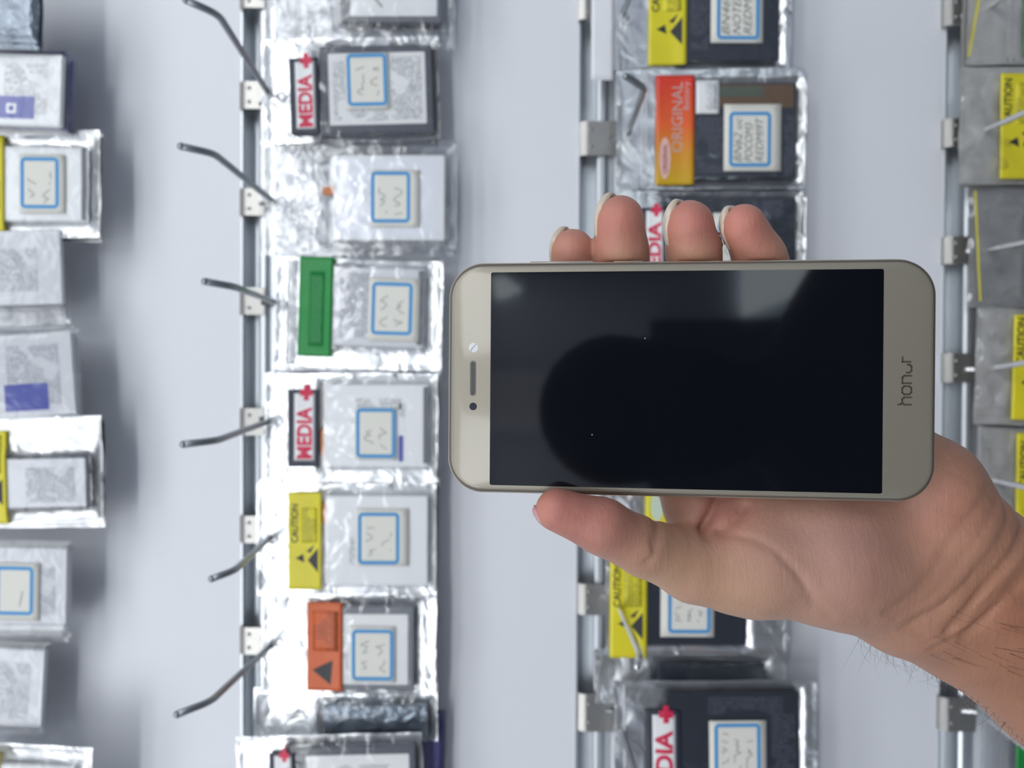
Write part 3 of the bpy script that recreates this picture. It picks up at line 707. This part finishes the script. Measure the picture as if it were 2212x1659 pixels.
sn = link('sensor', layered(.0030, .0030, .00149, ((0, -.00005), (0, .0003)), 10, .0095, .0655), SENSOR, ph)
a, e = Vector((.0095 - .0011, -.0001, .0655 + .0009)), Vector((.0095 + .0011, -.0001, .0655 - .0009))
link('sensor_line', tube_mesh([a, (a + e) / 2 + Vector((.0001, 0, .0002)), e], .00006, 6), LENS, sn)
link('front_camera', layered(.0024, .0024, .00119, ((0, -.00005), (0, .0003)), 10, -.0091, .0655), LENS, ph)
link('volume_button', layered(.0016, .0205, .0007, ((.0002, .0028), (0, .0031), (0, .0047), (.0002, .0050)), 5, .0363, .0380), CHAMP_M, ph, True)
link('power_button', layered(.0014, .0094, .0006, ((.0002, .0028), (0, .0031), (0, .0047), (.0002, .0050)), 5, .0363, .0171), CHAMP_M, ph, True)
# lettering: strokes in units, letters run along local x, up is local z
def strokes(paths, cx, cz, sc_, wd):
    V, Fc = [], []
    for pth in paths:
        pts = [Vector((cx + x * sc_, -.00006, cz + z * sc_)) for x, z in pth]
        for p, q in zip(pts, pts[1:]):
            t = q - p; nr = Vector((-t.z, 0, t.x)).normalized() * wd; n = len(V); ext = t.normalized() * wd * .8
            V += [p + nr - ext, p - nr - ext, q - nr + ext, q + nr + ext]; Fc.append((n, n + 1, n + 2, n + 3))
    return mesh(V, Fc)
def rr_path(x0, x1, z0, z1, r=.22):
    return [(x0 + r, z1), (x1 - r, z1), (x1, z1 - r), (x1, z0 + r), (x1 - r, z0), (x0 + r, z0), (x0, z0 + r), (x0, z1 - r), (x0 + r, z1)]
logo = [[(0, 1.45), (.05, 1.15), (.25, 1.0)], [(0, 0), (0, .8), (.25, 1.0), (.62, 1.0), (.85, .78), (.85, 0)],
        rr_path(1.2, 2.15, 0, 1), [(2.5, 0), (2.5, 1)], [(2.5, 1), (3.15, 1), (3.38, .8), (3.38, 0)],
        [(3.75, .55), (3.75, .2), (3.95, 0), (4.45, 0), (4.66, .2), (4.66, .45)], [(5.0, .1), (5.0, 1.0), (5.55, 1.0)]]
link('logo', strokes(logo, -.0072, -.0663, .00255, .00027), SILVER, ph)
# tiny specks of dust on the glass
for nm, x, z in (('dust_speck', 12.5e-3, 12e-3), ('dust_speck', -17.5e-3, 28e-3), ('dust_speck', 22e-3, 69e-3), ('dust_speck', -21e-3, 67e-3)):
    link(nm, layered(.00035, .0003, .0001, ((0, -.00012), (0, 0)), 3, x, z), LABEL, ph)
# ------------------------------------------------------------------ the hand and forearm
def P(px, py, d): return np.array(in_hand(px, py, d))
VOX = .00085
corners = [P(x, y, d) for x in (1120, 2640) for y in (390, 1900) for d in (.205, .285)]
LO = np.array([P(0, 1830, .27)[0], min(c[1] for c in corners), P(2560, 829, .27)[2]])
HI = np.array([P(0, 395, .24)[0], max(c[1] for c in corners), P(1130, 829, .24)[2]])
LO[1] = -WALL_D + .200; HI[1] = -WALL_D + .292
NG = ((HI - LO) / VOX).astype(int) + 1
gx = (LO[0] + np.arange(NG[0]) * VOX).astype(np.float32)[:, None, None]
gy = (LO[1] + np.arange(NG[1]) * VOX).astype(np.float32)[None, :, None]
gz = (LO[2] + np.arange(NG[2]) * VOX).astype(np.float32)[None, None, :]
BIG = 1.0
def cone(a, ra, b, rb):
    """distance to a round tapered segment; far voxels keep BIG"""
    a = np.array(a, np.float32); b = np.array(b, np.float32); m = max(ra, rb) + .02
    lo = np.maximum(((np.minimum(a, b) - m - LO) / VOX).astype(int), 0); hi = np.minimum(((np.maximum(a, b) + m - LO) / VOX).astype(int) + 1, NG)
    sl = tuple(slice(l, h) for l, h in zip(lo, hi))
    x = gx[sl[0]] - a[0]; y = gy[:, sl[1]] - a[1]; z = gz[:, :, sl[2]] - a[2]; d = b - a; L2 = float(d @ d)
    h = np.clip((x * d[0] + y * d[1] + z * d[2]) / max(L2, 1e-12), 0, 1)
    f = np.sqrt((x - d[0] * h) ** 2 + (y - d[1] * h) ** 2 + (z - d[2] * h) ** 2) - (ra + (rb - ra) * h)
    return sl, f
def smin(a, b, k):
    h = np.clip(.5 + .5 * (b - a) / k, 0, 1)
    return b + (a - b) * h - k * h * (1 - h)
def chain(pts, k=.003, F=None):
    """pts = (px, py, dist, radius)"""
    if F is None: F = np.full(NG, BIG, np.float32)
    q = [(P(*p[:3]), p[3]) for p in pts]
    for (a, ra), (b, rb) in zip(q, q[1:]):
        sl, f = cone(a, ra, b, rb); F[sl] = smin(F[sl], f, k)
    return F
mm = .001
fingers = {
 'index': [(1236, 543, .2445, 7.4*mm), (1240, 600, .2475, 7.7*mm), (1268, 715, .2510, 8.0*mm), (1365, 880, .2550, 9.0*mm), (1510, 1085, .2480, 9.5*mm)],
 'middle': [(1338, 476, .2370, 7.9*mm), (1341, 545, .2420, 8.7*mm), (1355, 660, .2470, 8.6*mm), (1440, 850, .2560, 9.6*mm), (1640, 1040, .2540, 10.5*mm)],
 'ring': [(1488, 487, .2350, 7.9*mm), (1498, 545, .2400, 8.5*mm), (1515, 660, .2460, 8.4*mm), (1600, 820, .2550, 9.3*mm), (1770, 1000, .2530, 10.5*mm)],
 'pinky': [(1606, 489, .2335, 7.0*mm), (1640, 556, .2385, 8.0*mm), (1690, 660, .2440, 7.9*mm), (1770, 800, .2530, 8.7*mm), (1890, 980, .2510, 11*mm)],
}
body = None
for nm in ('index', 'middle', 'ring', 'pinky'):
    Fg = chain(fingers[nm], .0025)
    body = Fg if body is None else smin(body, Fg, .0008)
palm = chain([(1505, 1100, .2500, 11*mm), (1640, 1080, .2520, 13*mm), (1770, 1030, .2515, 14*mm), (1890, 975, .2480, 14.5*mm), (2000, 1060, .2455, 17*mm), (2105, 1205, .2480, 17.5*mm)], .006)
palm = chain([(1640, 1105, .2480, 14*mm), (1820, 1130, .2490, 17*mm), (2010, 1190, .2480, 20*mm)], .008, palm)
palm = chain([(1560, 1150, .2480, 11*mm), (1760, 1160, .2465, 16*mm), (1980, 1250, .2490, 19*mm)], .008, palm)
# thenar eminence and thumb
palm = chain([(1500, 1221, .2385, 10.6*mm), (1620, 1222, .2400, 15.2*mm), (1800, 1222, .2420, 18.6*mm), (1955, 1275, .2470, 19.5*mm)], .007, palm)
thumb = chain([(1203, 1101, .2225, 6.2*mm), (1300, 1136, .2250, 8.0*mm), (1385, 1180, .2300, 8.3*mm), (1500, 1221, .2365, 10.8*mm), (1560, 1226, .2390, 12.8*mm)], .003)
thumb = chain([(1203, 1102, .2265, 6.0*mm), (1300, 1137, .2300, 7.8*mm), (1385, 1180, .2345, 8.3*mm), (1500, 1221, .2400, 10.6*mm)], .003, thumb)
palm = smin(palm, thumb, .004)
body = smin(body, palm, .005)
# wrist and forearm: two parallel bones' worth of thickness
wr = chain([(1960, 1300, .2480, 17*mm), (2068, 1332, .2530, 19.5*mm), (2290, 1490, .2560, 21.5*mm), (2640, 1738, .262, 24*mm)], .008)
wr = chain([(2050, 1165, .2475, 17*mm), (2120, 1232, .2530, 19.5*mm), (2345, 1393, .2565, 21.5*mm), (2680, 1620, .262, 24*mm)], .008, wr)
wr = chain([(2000, 1230, .2470, 17*mm), (2100, 1290, .2510, 19*mm), (2330, 1440, .2545, 21*mm)], .008, wr)
body = smin(body, wr, .008)
# creases, folds and soft hollows
def crease(pts, depth, wd, front=True):
    global body
    Q = [P(*p) for p in pts]
    Q = [np.array(v) for v in smooth_path(Q, 2)]
    Dm = None
    m = wd * 3.5 + .012
    allp = np.array(Q); lo = np.maximum(((allp.min(0) - m - LO) / VOX).astype(int), 0); hi = np.minimum(((allp.max(0) + m - LO) / VOX).astype(int) + 1, NG)
    sl = tuple(slice(l, h) for l, h in zip(lo, hi))
    x, y, z = gx[sl[0]], gy[:, sl[1]], gz[:, :, sl[2]]
    for a, b in zip(Q, Q[1:]):
        a2 = np.array([a[0], a[2]]); d = np.array([b[0] - a[0], b[2] - a[2]]); L2 = float(d @ d) + 1e-12
        h = np.clip(((x - a[0]) * d[0] + (z - a[2]) * d[1]) / L2, 0, 1)
        dd = (x - a[0] - d[0] * h) ** 2 + (z - a[2] - d[1] * h) ** 2
        Dm = dd if Dm is None else np.minimum(Dm, dd)
    near = np.clip((.262 - WALL_D - y) / .006, 0, 1) if front else 1
    body[sl] += (depth * np.exp(-Dm / wd ** 2) * near).astype(np.float32)
C_ = lambda *p: [(x, y, .24) for x, y in p]
crease(C_((1415, 1090), (1398, 1130), (1375, 1180)), .0008, .0016)            # thumb joint fold
crease(C_((1330, 1215), (1345, 1225)), .0007, .0006)
crease(C_((1310, 1208), (1340, 1206)), .0004, .0004)
crease(C_((1505, 1143), (1560, 1140), (1620, 1150), (1680, 1200), (1720, 1280)), .0005, .0010)
crease(C_((1545, 1075), (1530, 1110), (1512, 1140)), .0022, .0016)              # fold at root of forefinger
crease(C_((1600, 1090), (1580, 1118), (1540, 1140)), .0012, .0012)
crease(C_((1650, 1180), (1700, 1240), (1760, 1310)), .0004, .0009)
crease(C_((1740, 1180), (1800, 1240), (1840, 1320)), .0003, .0009)
# deep wrist folds
crease(C_((2200, 1118), (2150, 1165), (2075, 1235), (2020, 1310), (2000, 1335)), 0.0013, .0018)
crease(C_((2160, 1075), (2130, 1140), (2060, 1215), (2010, 1260), (1930, 1310)), .0007, .0017)
crease(C_((2235, 1170), (2170, 1210), (2110, 1265), (2040, 1350)), .0009, .0015)
rnd = random.Random(5)
for i in range(30):
    o = i * 9 - 140
    a = rnd.uniform(-8, 8)
    crease(C_((2170 + o * .5 + a, 1130 + o * .75), (2085 + o * .55, 1215 + o * .6 + a), (2015 + o * .45 + a, 1290 + o * .45), (1935 + o * .55, 1345 + o * .42 + a)), rnd.uniform(.00012, .00036), rnd.uniform(.0006, .0011))
for i in range(9):
    o = i * 20
    crease(C_((2040 - o * .6, 930 + o * .9 + 20), (2075 + rnd.uniform(-8, 8), 960 + o * .9 + 30), (2120, 1000 + o * .8 + 30)), rnd.uniform(.0001, .0003), .0010)
# tendon ridge toward the forearm
crease(C_((2110, 1330), (2212, 1400), (2400, 1530)), -.0010, .0045)
crease(C_((2150, 1255), (2250, 1330), (2420, 1450)), .0009, .0040)

def surface_nets(F):
    ins = F < 0
    nx, ny, nz = F.shape
    cs = np.zeros((nx - 1, ny - 1, nz - 1), np.int8)
    for dx in (0, 1):
        for dy in (0, 1):
            for dz in (0, 1): cs += ins[dx:nx - 1 + dx, dy:ny - 1 + dy, dz:nz - 1 + dz]
    act = (cs > 0) & (cs < 8); idx = -np.ones(act.shape, np.int64); I, J, K = np.nonzero(act); n = len(I); idx[I, J, K] = np.arange(n)
    acc = np.zeros((n, 3)); cnt = np.zeros(n)
    for ax in range(3):
        for u in (0, 1):
            for v in (0, 1):
                o0 = [0, 0, 0]; oth = [a for a in range(3) if a != ax]; o0[oth[0]] = u; o0[oth[1]] = v
                o1 = list(o0); o1[ax] = 1
                f0 = F[I + o0[0], J + o0[1], K + o0[2]]; f1 = F[I + o1[0], J + o1[1], K + o1[2]]
                m_ = (f0 < 0) != (f1 < 0); t = np.where(m_, f0 / np.where(m_, f0 - f1, 1), 0)
                pnt = np.zeros((n, 3)); pnt[:, ax] = t; pnt[:, oth[0]] = u; pnt[:, oth[1]] = v
                acc[m_] += pnt[m_]; cnt += m_
    V = (acc / cnt[:, None] + np.stack([I, J, K], 1)) * VOX + LO
    quads = []
    for ax in range(3):
        b, c = (ax + 1) % 3, (ax + 2) % 3
        A = [slice(None)] * 3; A[ax] = slice(0, -1); B = [slice(None)] * 3; B[ax] = slice(1, None)
        fl = ins[tuple(A)] != ins[tuple(B)]
        e = np.array(np.nonzero(fl)).T
        e = e[(e[:, b] > 0) & (e[:, c] > 0) & (e[:, b] < F.shape[b] - 1) & (e[:, c] < F.shape[c] - 1)]
        def g(db, dc):
            q = e.copy(); q[:, b] += db; q[:, c] += dc; return idx[q[:, 0], q[:, 1], q[:, 2]]
        q = np.stack([g(-1, -1), g(0, -1), g(0, 0), g(-1, 0)], 1)
        s0 = ins[e[:, 0], e[:, 1], e[:, 2]]
        q[~s0] = q[~s0][:, ::-1]
        quads.append(q)
    return V, np.concatenate(quads)
# the flesh yields where it presses on the phone
from mathutils import Euler
Rm = np.array(Euler((-.107696, .002405, .008269)).to_matrix()); pc = np.array([-.00085, -.332874, 1.347138])
bx = [gx - pc[0], gy - pc[1], gz - pc[2]]
lx = bx[0] * Rm[0, 0] + bx[1] * Rm[1, 0] + bx[2] * Rm[2, 0]; ly = bx[0] * Rm[0, 1] + bx[1] * Rm[1, 1] + bx[2] * Rm[2, 1]; lz = bx[0] * Rm[0, 2] + bx[1] * Rm[1, 2] + bx[2] * Rm[2, 2]
rc = .010; q1 = np.abs(lx) - (.0731 / 2 + .0006 - rc); q2 = np.abs(lz) - (.1476 / 2 + .0006 - rc)
d2 = np.sqrt(np.maximum(q1, 0) ** 2 + np.maximum(q2, 0) ** 2) + np.minimum(np.maximum(q1, q2), 0) - rc
dy = np.abs(ly - .00385) - .0045
phone_d = np.minimum(np.maximum(d2, dy), 0) + np.sqrt(np.maximum(d2, 0) ** 2 + np.maximum(dy, 0) ** 2)
body = np.maximum(body, -phone_d.astype(np.float32))
del lx, ly, lz, d2, dy, q1, q2
HV, HQ = surface_nets(body)
# drop stray islands of crease noise, relax once so voxel steps vanish
nb_sum = np.zeros_like(HV); nb_n = np.zeros(len(HV))
for _ in range(3):
    nb_sum[:] = 0; nb_n[:] = 0
    for a, c in ((0, 1), (1, 2), (2, 3), (3, 0)):
        for s_, t_ in ((a, c), (c, a)):
            np.add.at(nb_sum, HQ[:, s_], HV[HQ[:, t_]]); np.add.at(nb_n, HQ[:, s_], 1)
    HV = HV * .5 + .5 * nb_sum / nb_n[:, None]

SKIN = mat('skin', (1, 1, 1), .48, spec=.4)
def skin_nodes():
    nt = SKIN.node_tree; L = nt.links.new; b = nt.nodes['Principled BSDF']
    at = nt.nodes.new('ShaderNodeAttribute'); at.attribute_name = 'skin_tone'
    tc = nt.nodes.new('ShaderNodeTexCoord'); n = nt.nodes.new('ShaderNodeTexNoise'); n.inputs['Scale'].default_value = 70; n.inputs['Detail'].default_value = 4
    mx = nt.nodes.new('ShaderNodeMix'); mx.data_type = 'RGBA'; mx.blend_type = 'OVERLAY'; mx.inputs['Factor'].default_value = .18
    L(tc.outputs['Object'], n.inputs['Vector']); L(at.outputs['Color'], mx.inputs['A']); L(n.outputs[0], mx.inputs['B']); L(mx.outputs['Result'], b.inputs['Base Color'])
    # fine crossing skin lines
    v = nt.nodes.new('ShaderNodeTexVoronoi'); v.inputs['Scale'].default_value = 900; v.feature = 'DISTANCE_TO_EDGE'
    mp = nt.nodes.new('ShaderNodeMapping'); mp.inputs['Rotation'].default_value = (0, radians(38), 0); mp.inputs['Scale'].default_value = (.45, 1, 1.4)
    L(tc.outputs['Object'], mp.inputs[0]); L(mp.outputs[0], v.inputs['Vector'])
    n2 = nt.nodes.new('ShaderNodeTexNoise'); n2.inputs['Scale'].default_value = 420; n2.inputs['Detail'].default_value = 4; n2.inputs['Distortion'].default_value = .8
    mp2 = nt.nodes.new('ShaderNodeMapping'); mp2.inputs['Rotation'].default_value = (0, radians(42), 0); mp2.inputs['Scale'].default_value = (.3, 1, 1.2)
    L(tc.outputs['Object'], mp2.inputs[0]); L(mp2.outputs[0], n2.inputs['Vector'])
    b1 = nt.nodes.new('ShaderNodeBump'); b1.inputs['Strength'].default_value = .16; b1.inputs['Distance'].default_value = .0003
    b2 = nt.nodes.new('ShaderNodeBump'); b2.inputs['Strength'].default_value = .45; b2.inputs['Distance'].default_value = .0004
    L(v.outputs['Distance'], b1.inputs['Height']); L(n2.outputs[0], b2.inputs['Height']); L(b1.outputs[0], b2.inputs['Normal']); L(b2.outputs[0], b.inputs['Normal'])
    b.inputs['Subsurface Weight'].default_value = .25; b.inputs['Subsurface Radius'].default_value = (1, .35, .2); b.inputs['Subsurface Scale'].default_value = .0022
skin_nodes()
hroot_loc = P(2100, 1290, .252)
me = bpy.data.meshes.new('hand')
HVl = HV - hroot_loc
me.from_pydata(HVl.tolist(), [], HQ.tolist()); me.update()
# skin tone: rosier fingertips and heel, paler yellowish thumb base, browner forearm
tone = np.tile(np.array(S(190, 144, 120)), (len(HV), 1))
def blob(px, py, d, rad, col, amt):
    c = P(px, py, d); w_ = np.exp(-((HV - c) ** 2).sum(1) / rad ** 2)[:, None] * amt
    tone[:] = tone * (1 - w_) + np.array(col) * w_
PINK = S(206, 132, 118); ROSE = S(196, 128, 116); YEL_S = S(198, 160, 128); TAN = S(176, 124, 96); LILAC = S(182, 140, 132)
for px, py, d in ((1240, 530, .229), (1340, 480, .227), (1490, 480, .227), (1610, 485, .226), (1215, 1095, .219)): blob(px, py, d, .013, PINK, .85)
blob(1290, 1110, .222, .014, ROSE, .6); blob(1345, 570, .235, .008, YEL_S, .5); blob(1500, 560, .234, .007, YEL_S, .6)
blob(1420, 1220, .232, .012, YEL_S, .8); blob(1600, 1290, .232, .018, YEL_S, .7); blob(1700, 1200, .228, .016, S(205, 160, 142), .5)
blob(1820, 1180, .23, .02, LILAC, .55); blob(1560, 1110, .24, .012, ROSE, .7); blob(2030, 1090, .232, .012, S(205, 140, 122), .6)
for q in ((2100, 1010), (2150, 1090)): blob(q[0], q[1], .24, .016, S(170, 122, 98), .6)
for q in ((2150, 1350), (2250, 1450), (2350, 1500), (2500, 1600), (2600, 1700)): blob(q[0], q[1], .235, .030, TAN, .75)
blob(2200, 1330, .232, .012, S(196, 132, 104), .6)
tone *= np.array([.87, .87, .89])          # overall complexion
ca = me.color_attributes.new('skin_tone', 'FLOAT_COLOR', 'POINT')
ca.data.foreach_set('color', np.concatenate([tone, np.ones((len(HV), 1))], 1).astype(np.float32).ravel())
hand = link('hand', me, SKIN, None, True); hand.location = hroot_loc
tag(hand, 'left hand and bare forearm holding the phone, palm toward the viewer', 'hand')

NAIL = mat('fingernail', S(206, 190, 172), .3, coat=.3, sss=.2)
NAILP = mat('thumb_nail', S(190, 142, 148), .3, coat=.3)
def nail(tip, back, dorsal, r, width_deg, length, over, m, scale=1.0):
    """curved plate on the far side of a fingertip"""
    a = (Vector(tip) - Vector(back)).normalized(); n = Vector(dorsal); n = (n - a * n.dot(a)).normalized(); s = a.cross(n)
    V, Fc = [], []; nu, nv = 14, 12
    for lay in (0, 1):
        for i in range(nu + 1):
            for k in range(nv + 1):
                u = i / nu * 2 - 1; v = k / nv
                ang = radians(width_deg) * u
                L_ = length + over
                ax = -length + L_ * v
                endr = 1 - .30 * (abs(u) ** 2.5)
                ax = -length + L_ * v * endr
                rr = r * (1.02 - .02 * v) - lay * .0042
                if ax > 0: rr *= sqrt(max(.05, 1 - (ax / (r * 1.25)) ** 2))
                p = Vector(tip) + a * ax + (n * cos(ang) + s * sin(ang)) * rr
                V.append(p - Vector(hroot_loc))
    N = (nu + 1) * (nv + 1)
    for i in range(nu):
        for k in range(nv):
            q = i * (nv + 1) + k; Fc.append((q, q + nv + 1, q + nv + 2, q + 1)); Fc.append((N + q, N + q + 1, N + q + nv + 2, N + q + nv + 1))
    rim = [i * (nv + 1) for i in range(nu + 1)] + [nu * (nv + 1) + k for k in range(1, nv + 1)] + [i * (nv + 1) + nv for i in range(nu - 1, -1, -1)] + [k for k in range(nv - 1, 0, -1)]
    for a_, c in zip(rim, rim[1:] + rim[:1]): Fc.append((c, a_, a_ + N, c + N))
    link('fingernail', mesh(V, Fc), m, hand, True)
def fnail(nm, dorsal, over):
    f = fingers[nm]; t = P(*f[0][:3]); bk = P(*f[1][:3])
    nail(t, bk, dorsal, f[0][3] + .0002, 62, .004, f[0][3] + over, NAIL)
# dorsal side: away from the camera (+y) and toward the picture's left (+z)
fnail('index', (.1, .64, .64), .0007); fnail('middle', (.1, .64, .64), .0006)
fnail('ring', (.1, .64, .64), .0006); fnail('pinky', (.2, .62, .68), .0008)
nail(P(1203, 1101, .2245), P(1300, 1137, .2280), (-1, .12, .25), .0064, 60, .009, .0072, NAILP)

# fine forearm hair along the lower edge and the arm
rnd = random.Random(11); cu = bpy.data.curves.new('arm_hair', 'CURVE'); cu.dimensions = '3D'; cu.bevel_depth = .00004; cu.bevel_resolution = 0
from mathutils.bvhtree import BVHTree
bvh = BVHTree.FromPolygons([tuple(v) for v in HVl.tolist()], [tuple(q) for q in HQ.tolist()])
def hair(px, py, n_):
    for _ in range(n_):
        o = Vector(P(px + rnd.uniform(-16, 16), py + rnd.uniform(-16, 16), .247)) - Vector(hroot_loc)
        loc, nrm, _i, _d2 = bvh.find_nearest(o)
        if loc is None: continue
        ln = rnd.uniform(.004, .010); side = Vector((rnd.uniform(-.6, .2), 0, rnd.uniform(-1, .3))).normalized()
        sp = cu.splines.new('POLY'); sp.points.add(5); bend = rnd.uniform(.3, 1.1)
        for i in range(6):
            u = i / 5; p = loc + (nrm * (u * (1 - .45 * u)) + side * (bend * u * u * .7 + .3 * u)) * ln
            sp.points[i].co = (*p, 1); sp.points[i].radius = 1 - .7 * u
for i in range(26):
    u = i / 25; hair(1860 + 370 * u, 1385 + 262 * u, 3)
for i in range(30):
    o = Vector(P(rnd.uniform(2060, 2330), rnd.uniform(1370, 1600), .215)) - Vector(hroot_loc)
    loc, nrm, _i, _d2 = bvh.find_nearest(o)
    side = Vector((rnd.uniform(-.5, -.1), 0, -1)).normalized(); ln = rnd.uniform(.006, .012)
    sp = cu.splines.new('POLY'); sp.points.add(4)
    for k in range(5):
        u = k / 4; p = loc + (nrm * .12 * u + side * u) * ln; sp.points[k].co = (*p, 1); sp.points[k].radius = 1 - .6 * u
ho = bpy.data.objects.new('arm_hair', cu); sc.collection.objects.link(ho); ho.parent = hand
cu.materials.append(mat('dark_body_hair', S(70, 52, 42), .5)); ho['kind'] = 'stuff'

# ------------------------------------------------------------------ the photographer, met only as a faint reflection
def person_mesh():
    global LO, HI, VOX, NG, gx, gy, gz
    VOX = .014; LO = np.array([-.45, -1.35, -.02]); HI = np.array([.45, -.25, 1.62]); NG = ((HI - LO) / VOX).astype(int) + 1
    gx = (LO[0] + np.arange(NG[0]) * VOX).astype(np.float32)[:, None, None]; gy = (LO[1] + np.arange(NG[1]) * VOX).astype(np.float32)[None, :, None]; gz = (LO[2] + np.arange(NG[2]) * VOX).astype(np.float32)[None, None, :]
    F = np.full(NG, BIG, np.float32)
    def seg(*pts, k=.03):
        for (a, ra), (b, rb) in zip(pts, pts[1:]):
            sl, f = cone(a, ra, b, rb); F[sl] = smin(F[sl], f, k)
    y = -1.02
    seg(((-.03, y + .02, 1.42), .092), ((-.03, y + .03, 1.34), .080)); seg(((-.03, y, 1.32), .055), ((-.03, y - .01, 1.18), .062))
    seg(((-.03, y, 1.20), .07), ((-.19, y, 1.13), .062)); seg(((-.03, y, 1.20), .07), ((.13, y, 1.13), .062))
    for x in (-.10, .04): seg(((x, y, 1.10), .12), ((x, y, .82), .105), ((x, y, .68), .12)); seg(((x, y, .66), .10), ((x * 1.1, y + .01, .36), .065), ((x * 1.1, y, .07), .045), ((x * 1.1, y + .15, .03), .035))
    seg(((-.20, y, 1.12), .058), ((-.27, -.78, .93), .045), ((-.185, -.36, 1.06), .034)); seg(((.14, y, 1.12), .058), ((.23, -.84, .93), .045), ((.13, -.66, 1.20), .030))
    return surface_nets(F)
PV, PQ = person_mesh()
per = link('person', mesh(PV.tolist(), PQ.tolist()), mat('dark_navy_clothes', S(38, 42, 54), .8), None, True)
tag(per, 'person in dark clothes, seen only as a faint silhouette in the phone screen', 'person')
